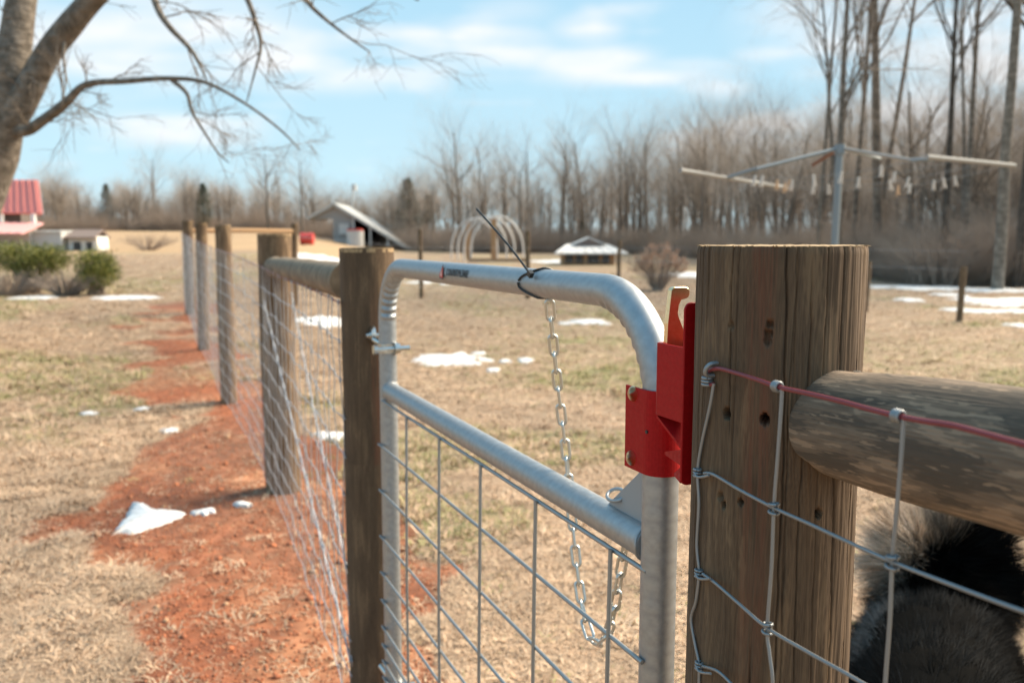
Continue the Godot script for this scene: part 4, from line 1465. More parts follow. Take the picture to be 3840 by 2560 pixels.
func make_woods() -> void:
	make_tree_meshes()
	# trees one can tell apart at the edge of the wood on the right: [foot, kind, scale, turn, width, bark]
	var edge := [
		[Vector3(12.6680, 0.0000, -22.1329), 1, 1.6, 0.4, 0.5, "pale_bark"], [Vector3(14.0740, 0.0000, -23.6886), 3, 1.5, 1.9, 0.5, "dark_bark"], [Vector3(12.8851, 0.0000, -25.5572), 5, 1.0, 2.6, 0.6, "dark_bark"], [Vector3(13.7446, 0.0000, -26.0730), 0, 1.3, 4.0, 0.5, "brown_bark"], [Vector3(13.6693, 0.0000, -31.6490), 2, 1.9, 0.9, 0.5, "brown_bark"], [Vector3(13.2595, 0.0000, -33.2700), 3, 1.5, 3.1, 0.5, "brown_bark"], [Vector3(11.8448, 0.0000, -30.8992), 4, 1.35, 5.2, 0.62, "brown_bark"], 
		[Vector3(15.4304, 0.0000, -24.8026), 2, 1.6, 2.2, 0.6, "brown_bark"], [Vector3(14.6935, 0.0000, -22.6699), 0, 1.5, 0.8, 0.7, "pale_bark"], [Vector3(12.9493, 0.0000, -35.9662), 0, 1.3, 2.0, 0.55, "brown_bark"]]
	for k in edge.size():
		var e: Array = edge[k]
		var p: Vector3 = e[0]
		p.y = ground_y(p.x, p.z) - 0.05
		var label: String = {"pale_bark": "tall bare tree with pale bark at the wood's edge", "dark_bark": "bare tree with dark trunk at the wood's edge", "brown_bark": "tall grey brown bare tree at the wood's edge"}[e[5]]
		bare_tree("bare_tree", p, e[1], e[2], e[3], e[4], e[5], "twig", label, "bare trees at the wood's edge, " + e[5].replace("_", " "))
	# trees of the middle distance
	var mid := [[1060, 90.0, 0, 1.15], [1110, 96.0, 3, 1.05], [1210, 88.0, 1, 0.95], [1290, 84.0, 5, 1.0], [1350, 92.0, 2, 1.1], [1420, 85.0, 4, 1.0], [1480, 80.0, 6, 1.0], [1040, 100.0, 6, 1.0], [1165, 98.0, 4, 0.95], [620, 120.0, 2, 1.0], [360, 130.0, 0, 1.0], [700, 115.0, 1, 0.9], [1560, 75.0, 3, 0.95], [1610, 72.0, 1, 0.95]]
	for k in mid.size():
		var x: float = (mid[k][0] - 1176.0) / 1950.0 * mid[k][1]
		var z: float = -mid[k][1]
		bare_tree("bare_tree", Vector3(x, ground_y(x, z) - 0.1, z), mid[k][2], mid[k][3], k * 1.7, 1.0, "brown_bark", "twig", "bare brown tree in the far tree line behind the barn and hoops", "bare trees in the far tree line")
	# the mass of the wood behind
	var r := RandomNumberGenerator.new()
	r.seed = 41
	var xf := []
	for k in 7: xf.append([])
	for k in 1300:
		var bearing := r.randf_range(-0.78, 0.95) if k % 4 else r.randf_range(-0.66, -0.1)
		var front: float = 126.0 if bearing < -0.25 else lerpf(120.0, 84.0, smoothstep(-0.25, 0.0, bearing))
		front = lerpf(front, 42.0, smoothstep(0.1, 0.34, bearing))
		front = lerpf(front, 27.0, smoothstep(0.34, 0.5, bearing))
		var d := front + r.randf() * r.randf() * 75.0
		var x := bearing * d
		var z := -d
		var sc := r.randf_range(0.52, 0.84)
		if bearing < -0.12: sc = r.randf_range(0.38, 0.62)
		if bearing > 0.22: sc = r.randf_range(0.36, 0.60) * lerpf(1.0, 2.0, smoothstep(27.0, 100.0, d))
		sc *= 0.85 + 0.55 * noise.get_noise_1d(bearing * 160.0 + 7.0) + 0.35 * r.randf() * r.randf()
		if k % 5 > 2: sc *= r.randf_range(0.28, 0.5)
		var v := r.randi() % 7
		xf[v].append(Transform3D(Basis(Vector3.UP, r.randf() * TAU).scaled(Vector3(sc * r.randf_range(1.0, 1.35), sc, sc * 1.2)), Vector3(x, ground_y(x, z) - 0.1, z)))
	var w := Node3D.new()
	w.name = "woods"
	add_child(w)
	tag(w, "brown mass of leafless woods beyond the fields", "woods", "", "stuff")
	for v in 7:
		var am := ArrayMesh.new()
		for k in 2:
			am.add_surface_from_arrays(Mesh.PRIMITIVE_TRIANGLES, tree_meshes[v][k].surface_get_arrays(0))
			am.surface_set_material(k, M.brown_bark if k == 0 else M.twig)
		scatter("far_trees", am, null, xf[v], [], w)
	# brush under the trees
	var bm := []
	for k in 4:
		var g := RandomNumberGenerator.new()
		g.seed = 600 + k
		var b := MB.new()
		for q in 46:
			var an := g.randf() * TAU
			var p := Vector3(cos(an), 0, sin(an)) * g.randf() * 0.5
			var d := Vector3(cos(an) * g.randf_range(0.1, 0.7), 1, sin(an) * g.randf_range(0.1, 0.7)).normalized()
			grow(b, b, p, d, g.randf_range(0.7, 1.7), 0.008, 2, 3, g, 0.3)
		bm.append(b.mesh())
	xf = [[], [], [], []]
	for k in 2000:
		var bearing := r.randf_range(-0.78, 0.95)
		var front: float = 122.0 if bearing < -0.25 else lerpf(116.0, 80.0, smoothstep(-0.25, 0.0, bearing))
		front = lerpf(front, 38.0, smoothstep(0.1, 0.34, bearing))
		front = lerpf(front, 24.5, smoothstep(0.34, 0.5, bearing))
		var d := front + r.randf() * r.randf() * front * 0.5
		var x := bearing * d
		var z := -d
		var sc := r.randf_range(0.5, 1.3) * lerpf(1.0, 1.5, smoothstep(40.0, 110.0, d)) * (1.0 + 0.5 * noise.get_noise_1d(bearing * 130.0))
		xf[r.randi() % 4].append(Transform3D(Basis(Vector3.UP, r.randf() * TAU).scaled(Vector3(sc * 1.3, sc, sc * 1.3)), Vector3(x, ground_y(x, z) - 0.05, z)))
	w = Node3D.new()
	w.name = "undergrowth"
	add_child(w)
	tag(w, "tangled brown undergrowth along the foot of the woods", "undergrowth", "", "stuff")
	for v in 4: scatter("brush", bm[v], M.brush_twig, xf[v], [], w)
	# evergreens in the far line
	for e in [[475, 122.0, 6.6, 3.4], [940, 105.0, 8.6, 4.6], [985, 112.0, 7.0, 3.0], [1335, 88.0, 3.0, 1.6], [2245, 27.5, 1.3, 1.1], [255, 128.0, 6.8, 2.6]]:
		var x: float = (e[0] - 1176.0) / 1950.0 * e[1]
		evergreen(Vector3(x, ground_y(x, -e[1]), -e[1]), e[2], e[3])

func evergreen(at: Vector3, hgt: float, wide: float) -> void:
	var o := thing("evergreen_tree", at, "dark evergreen standing among the bare far trees", "tree", "evergreens among the bare woods")
	var g := RandomNumberGenerator.new()
	g.seed = int(at.x * 10.0) + 999
	var b := MB.new()
	tube(b, [at - Vector3(0, 0.1, 0), at + Vector3(0, hgt * 0.95, 0)], [0.02 * hgt, 0.004 * hgt], 6)
	put("trunk", b.mesh(), M.dark_bark, o)
	b = MB.new()
	for k in 2600:
		var f := pow(g.randf(), 0.8)
		var rr := wide * 0.5 * (sin(clampf(1.0 - f, 0, 1) * 2.2) * 0.9 + 0.1) * sqrt(g.randf()) * (0.75 + 0.45 * noise.get_noise_2d(f * 90.0, g.randf() * 9.0))
		var an := g.randf() * TAU
		var p := at + Vector3(cos(an) * rr, hgt * (0.08 + 0.92 * f), sin(an) * rr)
		var d := Vector3(cos(an), g.randf_range(-0.4, 0.7), sin(an)).normalized() * hgt * g.randf_range(0.03, 0.06)
		var s := d.cross(Vector3(g.randf() - 0.5, 1, g.randf() - 0.5)).normalized() * hgt * 0.009
		face(b, [p - s, p + s, p + d], Vector3(cos(an), 0.6, sin(an)))
	put("crown", b.mesh(), M.needle, o)

# the big tree at the left edge
func sprout(b: MB, p: Vector3, dir: Vector3, ln: float, r: float, level: int, g: RandomNumberGenerator) -> void:
	var segs: int = 6 if level == 0 else 4
	var pts := [p]
	var rad := [r]
	var d := dir
	var q := p
	for k in segs:
		d = (d + Vector3(g.randf_range(-0.3, 0.3), g.randf_range(-0.28, 0.24) - 0.02, g.randf_range(-0.3, 0.3))).normalized()
		q += d * ln / segs
		pts.append(q)
		rad.append(r * (1.0 - 0.75 * (k + 1.0) / segs) + 0.0008)
	tube(b, pts, rad, 5 if level == 0 else 4, Color.WHITE, false)
	if level >= 2: return
	for k in (5 if level == 0 else 4):
		var f := g.randf_range(0.2, 1.0) * segs
		var i0 := mini(int(f), segs - 1)
		var t: Vector3 = (pts[i0 + 1] - pts[i0]).normalized()
		var nn := frame_of(t).rotated(t, g.randf() * TAU)
		sprout(b, pts[i0].lerp(pts[i0 + 1], f - i0), (t + nn * g.randf_range(0.5, 1.1)).normalized(), ln * g.randf_range(0.35, 0.65), rad[i0] * 0.6, level + 1, g)

func make_big_tree() -> void:
	var base: Vector3 = Vector3(-6.1708, 0.1858, -9.0000)
	base.y = ground_y(base.x, base.z)
	var o := thing("shade_tree", base, "big bare shade tree with a long drooping limb beside red roofed shed", "tree")
	var px := 9.0 / 1950.0
	var g := RandomNumberGenerator.new()
	g.seed = 88
	var b := MB.new()
	tube(b, smooth_path([base - Vector3(0, 0.2, 0), Vector3(-5.9699, 0.8370, -9.0000), Vector3(-5.7634, 1.4771, -9.0000), Vector3(-5.5738, 1.9277, -9.0000), Vector3(-5.4128, 2.2621, -9.0000), Vector3(-5.2803, 2.5934, -9.0000)]), smooth_radii([78, 66, 62, 60, 57, 44], px), 26)
	put("trunk", b.mesh(), M.bark, o)
	var twigs := MB.new()
	var limbs := [
		[[Vector3(-5.4202, 2.2843, -9.0000), Vector3(-5.2226, 2.7689, -9.0000), Vector3(-5.1213, 3.3445, -9.0500), Vector3(-5.0564, 3.7887, -9.1000), Vector3(-4.9591, 4.4627, -9.2000), Vector3(-5.0597, 5.4369, -9.4000)], [42, 40, 34, 31, 26, 16], 0.4],
		[[Vector3(-5.3020, 2.4171, -9.0000), Vector3(-5.0342, 2.7393, -8.9500), Vector3(-4.7318, 3.1834, -8.9000), Vector3(-4.4194, 3.4659, -8.8000), Vector3(-4.0677, 3.7432, -8.7000), Vector3(-3.5224, 4.0078, -8.5000), Vector3(-2.9353, 4.3122, -8.3000)], [34, 31, 27, 26, 22, 15, 9], 0.6],
		[[Vector3(-5.2176, 2.4612, -9.0000), Vector3(-4.9716, 2.4576, -8.9000), Vector3(-4.7505, 2.5400, -8.8000), Vector3(-4.4593, 2.6962, -8.7000), Vector3(-4.1912, 2.8561, -8.6000), Vector3(-3.7069, 2.8536, -8.4000), Vector3(-3.2295, 2.8416, -8.2000), Vector3(-2.8136, 2.7704, -8.0000), Vector3(-2.4311, 2.5724, -7.9000), Vector3(-2.0960, 2.3322, -7.8000), Vector3(-1.9062, 2.1405, -7.8000)], [17, 13, 11, 10, 7, 6.2, 5, 3.6, 2.8, 2.2, 1.0], 1.0],
		[[Vector3(-3.1894, 2.8257, -8.2000), Vector3(-3.0228, 2.6900, -8.1000), Vector3(-2.9816, 2.5284, -8.1000), Vector3(-2.8408, 2.3299, -8.0000), Vector3(-2.7203, 2.1410, -8.0000), Vector3(-2.6195, 2.0461, -8.0000)], [5, 4, 3.2, 2.6, 1.8, 1.0], 1.0],
		[[Vector3(-3.5224, 4.0078, -8.5000), Vector3(-3.3536, 3.5546, -8.3000), Vector3(-3.2097, 3.3295, -8.2000), Vector3(-2.9723, 3.0886, -8.1000), Vector3(-2.8472, 2.9133, -8.0000), Vector3(-2.7899, 2.7665, -8.0000)], [9, 7, 6, 4.6, 3, 1.2], 1.0],
		[[Vector3(-3.0610, 4.2160, -8.3000), Vector3(-2.4807, 3.6449, -8.0000), Vector3(-2.2888, 3.2345, -7.9000), Vector3(-2.2640, 3.0532, -7.9000), Vector3(-2.3179, 2.8633, -7.9000), Vector3(-2.4073, 2.5763, -7.9000)], [8, 6, 4.4, 3.2, 2.2, 1.0], 1.0],
		[[Vector3(-2.9774, 4.2737, -8.3000), Vector3(-2.0521, 3.6609, -7.8000), Vector3(-1.7092, 3.3147, -7.6000), Vector3(-1.4691, 3.1104, -7.5000), Vector3(-1.1968, 2.9099, -7.4000)], [9, 6, 4, 2.6, 1.2], 0.9],
		[[Vector3(-2.9766, 4.2930, -8.3000), Vector3(-1.8438, 3.8152, -7.6000), Vector3(-1.1168, 3.4832, -7.2000), Vector3(-0.7448, 3.2259, -7.0000)], [9, 6, 4, 2], 0.3],
		[[Vector3(-4.4914, 3.4273, -8.8500), Vector3(-4.4527, 3.1422, -8.7000), Vector3(-4.3946, 2.8935, -8.6000), Vector3(-4.4003, 2.6487, -8.5000)], [5, 3, 2, 1], 0.8]]
	for l in limbs:
		b = MB.new()
		var pth := smooth_path(l[0])
		var rr := smooth_radii(l[1], px)
		tube(b, pth, rr, 14)
		put("limb", b.mesh(), M.bark, o)
		var n := int(pth.size() * 0.19 * l[2])
		for k in n:
			var j := g.randi_range(6, pth.size() - 2)
			if pth[j].y > base.y + 6.5 and g.randf() < 0.5: continue
			var t: Vector3 = (pth[j + 1] - pth[j]).normalized()
			var nn := frame_of(t).rotated(t, g.randf() * TAU)
			sprout(twigs, pth[j], (t * 0.6 + nn).normalized(), g.randf_range(0.35, 1.0) * (1.0 if l[1][0] < 12 else 0.8), minf(rr[j] * 0.4, 0.008), 0, g)
	put("twigs", twigs.mesh(), M.limb_twig, o)

func smooth_radii(a: Array, px: float, per := 6) -> Array:
	var out := []
	for j in (a.size() - 1) * per + 1:
		var k := mini(j / per, a.size() - 2)
		out.append(lerpf(a[k], a[k + 1], float(j - k * per) / per) * px)
	return out

# ---------------------------------------------------------------- shrubs
func shrub(at: Vector3, lobes: Array, leaves: int, label: String, group: String) -> void:
	var o := thing("evergreen_shrub", at, label, "shrub", group)
	var g := RandomNumberGenerator.new()
	g.seed = int(absf(at.x) * 100.0)
	var b := MB.new()
	for k in 26:
		var l: Array = lobes[g.randi() % lobes.size()]
		var e: Vector3 = l[0] + Vector3(g.randf_range(-0.6, 0.6), g.randf_range(-0.3, 0.3), g.randf_range(-0.6, 0.6)) * l[1]
		tube(b, smooth_path([at + Vector3(g.randf_range(-0.2, 0.2), -0.05, g.randf_range(-0.1, 0.1)), at.lerp(e, 0.5) + Vector3(0, 0.05, 0), e], 3), [0.014, 0.013, 0.012, 0.011, 0.009, 0.007, 0.005], 5)
	put("stems", b.mesh(), M.brush_twig, o)
	b = MB.new()
	for k in leaves:
		var l: Array = lobes[g.randi() % lobes.size()]
		var d := Vector3(g.randfn(), g.randfn(), g.randfn()).normalized()
		var rr := pow(g.randf(), 0.4) * (0.8 + 0.5 * noise.get_noise_3d(d.x * 60.0, d.y * 60.0, d.z * 60.0 + at.x * 9.0))
		var p: Vector3 = l[0] + d * l[1] * rr
		if p.y < at.y + 0.08: continue
		var u := (d + Vector3(g.randf_range(-0.8, 0.8), g.randf_range(0.0, 1.0), g.randf_range(-0.8, 0.8))).normalized()
		var s := u.cross(Vector3(g.randf() - 0.5, g.randf() - 0.5, g.randf() - 0.5)).normalized()
		var ln := g.randf_range(0.03, 0.055)
		var c := Color(0.11, 0.13, 0.028).lerp(Color(0.36, 0.32, 0.08), g.randf() * g.randf() * 1.4)
		face(b, [p, p + u * ln * 0.5 + s * ln * 0.3, p + u * ln, p + u * ln * 0.5 - s * ln * 0.3], d, c)
	put("foliage", b.mesh(), M.leaf, o)

func dry_bush(at: Vector3, rx: float, hgt: float, label: String, petals: bool, called: String) -> void:
	var o := thing(called, at, label, "bush")
	var g := RandomNumberGenerator.new()
	g.seed = int(absf(at.x) * 77.0)
	var b := MB.new()
	var heads := []
	for k in 90:
		var an := g.randf() * TAU
		var out := sqrt(g.randf())
		var e := at + Vector3(cos(an) * rx * out, hgt * g.randf_range(0.55, 1.0) * (1.1 - 0.35 * out * out), sin(an) * rx * 0.7 * out)
		var root := at + Vector3(cos(an) * 0.08 * rx, -0.05, sin(an) * 0.08 * rx)
		tube(b, smooth_path([root, root.lerp(e, 0.5) + Vector3(0, hgt * 0.08, 0), e], 3), [0.013, 0.012, 0.010, 0.008, 0.006, 0.005, 0.004], 4)
		for q in 3:
			grow(b, b, root.lerp(e, g.randf_range(0.5, 0.95)), Vector3(cos(an) * 0.6 + g.randf_range(-0.5, 0.5), 0.8, sin(an) * 0.6 + g.randf_range(-0.5, 0.5)).normalized(), hgt * 0.28, 0.005, 3, 4, g, 0.0)
		heads.append(e)
	put("stems", b.mesh(), M.brush_twig, o)
	if petals:
		b = MB.new()
		for e: Vector3 in heads:
			for q in 46:
				var d := Vector3(g.randfn(), g.randfn(), g.randfn()).normalized()
				var p: Vector3 = e + d * 0.085 * pow(g.randf(), 0.4)
				var u := Vector3(g.randfn(), g.randfn(), g.randfn()).normalized()
				var s := u.cross(d).normalized()
				face(b, [p - u * 0.014, p + s * 0.013, p + u * 0.014, p - s * 0.013], d, Color(0.66, 0.42, 0.29).lerp(Color(0.48, 0.29, 0.19), g.randf()))
		put("dried_flowers", b.mesh(), M.petal, o)

# ---------------------------------------------------------------- buildings and yard things
func slab(parent: Node3D, called: String, corners: Array, thick: float, m: Material, ribs := 0) -> Node3D:
	# a roof or wall sheet: four corners, thickened downwards along its normal; ribs run from edge 0-1 to edge 3-2
	var nn: Vector3 = (corners[1] - corners[0]).cross(corners[3] - corners[0]).normalized()
	if nn.y < 0: nn = -nn
	var b := MB.new()
	var lo := []
	for c: Vector3 in corners: lo.append(c - nn * thick)
	face(b, corners, nn)
	face(b, lo, -nn)
	var mid: Vector3 = (corners[0] + corners[2]) / 2.0
	for k in 4:
		var e: Vector3 = (corners[k] + corners[(k + 1) % 4]) / 2.0 - mid
		face(b, [corners[k], corners[(k + 1) % 4], lo[(k + 1) % 4], lo[k]], e)
	var o := put(called, b.mesh(), m, parent)
	for k in ribs:
		var f := (k + 0.5) / ribs
		b = MB.new()
		tube(b, [corners[0].lerp(corners[1], f) + nn * 0.01, corners[3].lerp(corners[2], f) + nn * 0.01], 0.03, 5)
		put("rib", b.mesh(), m, o)
	return o

func block(parent: Node3D, called: String, lo: Vector3, hi: Vector3, m: Material) -> Node3D:
	var b := MB.new()
	box(b, (lo + hi) / 2.0, hi - lo)
	return put(called, b.mesh(), m, parent)

func make_buildings() -> void:
	# red roofed shed on the left, 40 m away
	var z := -40.0
	var k := 40.0 / 1950.0
	var X := func(px: float) -> float: return (px - 1176.0) * k * 0.995
	var Y := func(px: float) -> float: return 1.35 - (px - 548.0) * k
	var gy := ground_y(-21.0, z) - 0.1
	var o := thing("red_roofed_shed", Vector3(X.call(20), gy, z), "shed with red metal roof and pink lean-to roof", "shed")
	slab(o, "roof", [Vector3(X.call(-240), Y.call(413), z - 0.9), Vector3(X.call(72), Y.call(413), z - 0.9), Vector3(X.call(107), Y.call(490), z + 0.2), Vector3(X.call(-250), Y.call(490), z + 0.2)], 0.08, M.tin_red, 22)
	slab(o, "roof", [Vector3(X.call(-240), Y.call(413), z - 0.92), Vector3(X.call(70), Y.call(413), z - 0.92), Vector3(X.call(40), Y.call(490), z - 2.2), Vector3(X.call(-250), Y.call(490), z - 2.2)], 0.08, M.tin_red)
	slab(o, "lean_to_roof", [Vector3(X.call(-250), Y.call(512), z + 0.25), Vector3(X.call(110), Y.call(512), z + 0.25), Vector3(X.call(115), Y.call(536), z + 2.2), Vector3(X.call(-260), Y.call(536), z + 2.2)], 0.07, M.tin_pink, 20)
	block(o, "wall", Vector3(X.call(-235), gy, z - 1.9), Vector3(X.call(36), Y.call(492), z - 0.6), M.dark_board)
	block(o, "wall", Vector3(X.call(-235), gy, z - 0.4), Vector3(X.call(104), Y.call(530), z + 1.2), M.grey_board)
	for px in [84, 10, -70, -150]:
		block(o, "porch_post", Vector3(X.call(px - 4), Y.call(513), z + 0.02), Vector3(X.call(px + 4), Y.call(488), z + 0.17), M.white_board)
	o = thing("grey_shed", Vector3(X.call(128), gy, z), "plain pale grey block shed beside the red roofed shed", "shed")
	block(o, "wall", Vector3(X.call(100), gy, z - 0.4), Vector3(X.call(168), Y.call(532), z + 1.0), M.grey_board)
	slab(o, "roof", [Vector3(X.call(98), Y.call(529), z - 0.6), Vector3(X.call(170), Y.call(529), z - 0.6), Vector3(X.call(170), Y.call(531), z + 1.1), Vector3(X.call(98), Y.call(531), z + 1.1)], 0.06, M.grey_board)
	o = thing("white_shed", Vector3(X.call(205), gy, z), "little white shed with brown roof and two dark windows", "shed")
	var wl := block(o, "wall", Vector3(X.call(172), gy, z - 0.5), Vector3(X.call(238), Y.call(543), z + 0.6), M.white_board)
	slab(o, "roof", [Vector3(X.call(172), Y.call(527), z - 0.1), Vector3(X.call(237), Y.call(527), z - 0.1), Vector3(X.call(240), Y.call(545), z + 0.9), Vector3(X.call(169), Y.call(545), z + 0.9)], 0.07, M.brown_roof)
	slab(o, "roof", [Vector3(X.call(172), Y.call(527), z - 0.12), Vector3(X.call(237), Y.call(527), z - 0.12), Vector3(X.call(240), Y.call(545), z - 0.7), Vector3(X.call(169), Y.call(545), z - 0.7)], 0.07, M.brown_roof)
	for w in [[185, 202], [214, 228]]:
		var win := block(o, "window", Vector3(X.call(w[0] - 2), Y.call(576), z + 0.58), Vector3(X.call(w[1] + 2), Y.call(553), z + 0.63), M.white_board)
		block(win, "pane", Vector3(X.call(w[0]), Y.call(574), z + 0.6), Vector3(X.call(w[1]), Y.call(555), z + 0.64), M.glass_dark)

	# grey barn in the middle distance
	z = -97.0
	k = 97.0 / 1950.0
	gy = ground_y(-18.0, z) - 0.1
	var X2 := func(px: float) -> float: return (px - 1176.0) * k * 0.995
	var Y2 := func(px: float) -> float: return 1.35 - (px - 548.0) * k
	o = thing("grey_barn", Vector3(X2.call(800), gy, z), "open grey barn with one long sloping pale roof edge", "barn")
	slab(o, "roof", [Vector3(X2.call(768), Y2.call(467), z - 9.0), Vector3(X2.call(768), Y2.call(467), z), Vector3(X2.call(706), Y2.call(500), z), Vector3(X2.call(706), Y2.call(500), z - 9.0)], 0.28, M.tin_grey)
	slab(o, "roof", [Vector3(X2.call(768.5), Y2.call(467), z - 9.0), Vector3(X2.call(768.5), Y2.call(467), z), Vector3(X2.call(948), Y2.call(574), z), Vector3(X2.call(948), Y2.call(574), z - 9.0)], 0.28, M.tin_grey)
	var b := MB.new()
	face(b, [Vector3(X2.call(722), Y2.call(496), z - 0.6), Vector3(X2.call(768), Y2.call(473), z - 0.6), Vector3(X2.call(810), Y2.call(500), z - 0.6), Vector3(X2.call(722), Y2.call(505), z - 0.6)], Vector3(0, 0, 1))
	face(b, [Vector3(X2.call(764), Y2.call(503), z - 0.6), Vector3(X2.call(810), Y2.call(499), z - 0.6), Vector3(X2.call(810), gy, z - 0.6), Vector3(X2.call(764), gy, z - 0.6)], Vector3(0, 0, 1))
	put("gable_wall", b.mesh(), M.barn_board, o)
	b = MB.new()
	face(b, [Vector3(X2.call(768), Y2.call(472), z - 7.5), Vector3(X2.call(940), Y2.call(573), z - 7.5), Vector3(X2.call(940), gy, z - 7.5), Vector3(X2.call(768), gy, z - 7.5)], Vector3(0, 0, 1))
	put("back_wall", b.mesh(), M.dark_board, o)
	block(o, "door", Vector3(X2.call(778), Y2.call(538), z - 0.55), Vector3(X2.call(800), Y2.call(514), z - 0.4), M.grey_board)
	for px in [812, 850, 890]:
		block(o, "post", Vector3(X2.call(px - 2), gy, z - 0.5), Vector3(X2.call(px + 2), Y2.call(495 + (px - 812) * 0.58), z - 0.3), M.grey_board)
	o = thing("water_tank", Vector3(X2.call(822), gy, z + 1.5), "pale tank with a red lid under the grey barn roof", "tank")
	b = MB.new()
	var tc := Vector3(X2.call(822), gy, z + 1.5)
	tube(b, [tc, tc + Vector3(0, 1.75, 0)], 0.95, 18)
	put("body", b.mesh(), M.grey_board, o)
	b = MB.new()
	tube(b, [tc + Vector3(0, 1.75, 0), tc + Vector3(0, 1.9, 0), tc + Vector3(0, 2.0, 0)], [0.97, 0.9, 0.3], 18)
	put("lid", b.mesh(), M.barrel_red, o)

	# yard light behind the barn
	var lp: Vector3 = Vector3(-19.4723, 0.7127, -105.0000)
	lp.y = ground_y(lp.x, lp.z)
	o = thing("yard_light", lp, "tall yard light pole rising behind the grey barn", "lamp")
	b = MB.new()
	tube(b, [lp, Vector3(lp.x, 1.35 + (548 - 425) * 0.0538, lp.z)], [0.12, 0.09], 8)
	put("pole", b.mesh(), M.grey_board, o)
	b = MB.new()
	var lh := Vector3(lp.x + 0.25, 1.35 + (548 - 433) * 0.0538, lp.z + 0.3)
	tube(b, [lh - Vector3(0, 0.45, 0), lh - Vector3(0, 0.2, 0), lh + Vector3(0, 0.2, 0), lh + Vector3(0, 0.4, 0)], [0.25, 0.38, 0.34, 0.12], 12)
	put("lamp_head", b.mesh(), M.tin_white, o)

	# hoop house frame
	var hz := -50.0
	k = 50.0 / 1950.0
	var hc := Vector3((1108 - 1176) * k, 0, hz)
	o = thing("hoop_frame", hc, "bare white hoop house frame without its cover", "frame")
	var hoops := [[1122, 565, 57, 497, 50.0], [1104, 566, 55, 498, 52.3], [1088, 567, 53, 500, 54.6], [1070, 568, 50, 503, 57.0]]
	for e in hoops:
		k = e[4] / 1950.0
		b = MB.new()
		var c := Vector3((e[0] - 1176 + 20) * k, 0, -e[4])
		var w: float = e[2] * k * 1.05
		var hg: float = 1.35 + (548 - e[3]) * k
		var pts := [c + Vector3(-w, -0.1, 0)]
		for q in 21:
			var an := PI - PI * q / 20.0
			pts.append(c + Vector3(cos(an) * w * (1.0 if absf(cos(an)) > 0.0 else 1.0), 0.25 * hg + sin(an) * hg * 0.75, 0))
		pts.append(c + Vector3(w, -0.1, 0))
		tube(b, pts, 0.055, 8)
		put("hoop", b.mesh(), M.pipe_white, o)
	b = MB.new()
	tube(b, [Vector3((1142 - 1176) * 50.0 / 1950.0, 1.35 + (548 - 497) * 50.0 / 1950.0, -50), Vector3((1090 - 1176) * 57.0 / 1950.0, 1.35 + (548 - 503) * 57.0 / 1950.0, -57)], 0.05, 8)
	put("ridge_pipe", b.mesh(), M.pipe_white, o)
	for e in [[1134, 50.3, 503], [1076, 56.7, 510]]:
		k = e[1] / 1950.0
		var x: float = (e[0] - 1176) * k
		block(o, "timber_post", Vector3(x - 0.16, -0.1, -e[1] - 0.1), Vector3(x + 0.16, 1.35 + (548 - e[2]) * k, -e[1] + 0.1), M.raw_timber)
	block(o, "base_board", Vector3(-2.6, -0.05, -49.9), Vector3(0.9, 0.22, -49.7), M.raw_timber)

	# low coop
	z = -44.0
	k = 44.0 / 1950.0
	o = thing("low_coop", Vector3((1358 - 1176) * k, 0, z), "low coop with broad white roof and small raised gable", "coop")
	var X3 := func(px: float) -> float: return (px - 1176.0) * k * 0.995
	var Y3 := func(px: float) -> float: return 1.35 - (px - 548.0) * k
	slab(o, "roof", [Vector3(X3.call(1305), Y3.call(561), z - 1.8), Vector3(X3.call(1405), Y3.call(561), z - 1.8), Vector3(X3.call(1440), Y3.call(580), z + 0.6), Vector3(X3.call(1272), Y3.call(580), z + 0.6)], 0.08, M.tin_white, 8)
	slab(o, "gable_roof", [Vector3(X3.call(1358), Y3.call(544), z - 2.6), Vector3(X3.call(1358), Y3.call(544), z - 1.2), Vector3(X3.call(1318), Y3.call(561), z - 1.2), Vector3(X3.call(1318), Y3.call(561), z - 2.6)], 0.06, M.tin_white)
	slab(o, "gable_roof", [Vector3(X3.call(1358.3), Y3.call(544), z - 2.6), Vector3(X3.call(1358.3), Y3.call(544), z - 1.2), Vector3(X3.call(1398), Y3.call(561), z - 1.2), Vector3(X3.call(1398), Y3.call(561), z - 2.6)], 0.06, M.tin_white)
	b = MB.new()
	face(b, [Vector3(X3.call(1358), Y3.call(547), z - 1.3), Vector3(X3.call(1392), Y3.call(562), z - 1.3), Vector3(X3.call(1324), Y3.call(562), z - 1.3)], Vector3(0, 0, 1))
	put("gable_wall", b.mesh(), M.brown_roof, o)
	block(o, "wall", Vector3(X3.call(1294), -0.1, z - 3.0), Vector3(X3.call(1412), Y3.call(578), z), M.raw_timber)
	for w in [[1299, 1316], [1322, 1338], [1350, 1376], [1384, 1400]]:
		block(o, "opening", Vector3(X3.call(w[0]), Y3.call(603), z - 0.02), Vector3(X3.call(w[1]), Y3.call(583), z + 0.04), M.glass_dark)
	for px in [1290, 1344, 1416]:
		block(o, "post", Vector3(X3.call(px - 2), -0.1, z + 0.3), Vector3(X3.call(px + 2), Y3.call(577), z + 0.42), M.raw_timber)

	# red drum far off beside the barn
	var dp: Vector3 = Vector3(-14.3902, 0.1950, -60.0000)
	dp.y = ground_y(dp.x, dp.z)
	o = thing("red_drum", dp, "small red drum lying in front of the grey barn", "drum")
	b = MB.new()
	tube(b, [dp + Vector3(-0.45, 0.45, 0), dp + Vector3(-0.42, 0.45, 0), dp + Vector3(0, 0.45, 0), dp + Vector3(0.42, 0.45, 0), dp + Vector3(0.45, 0.45, 0)], [0.38, 0.42, 0.40, 0.42, 0.38], 18)
	put("body", b.mesh(), M.barrel_red, o)
	b = MB.new()
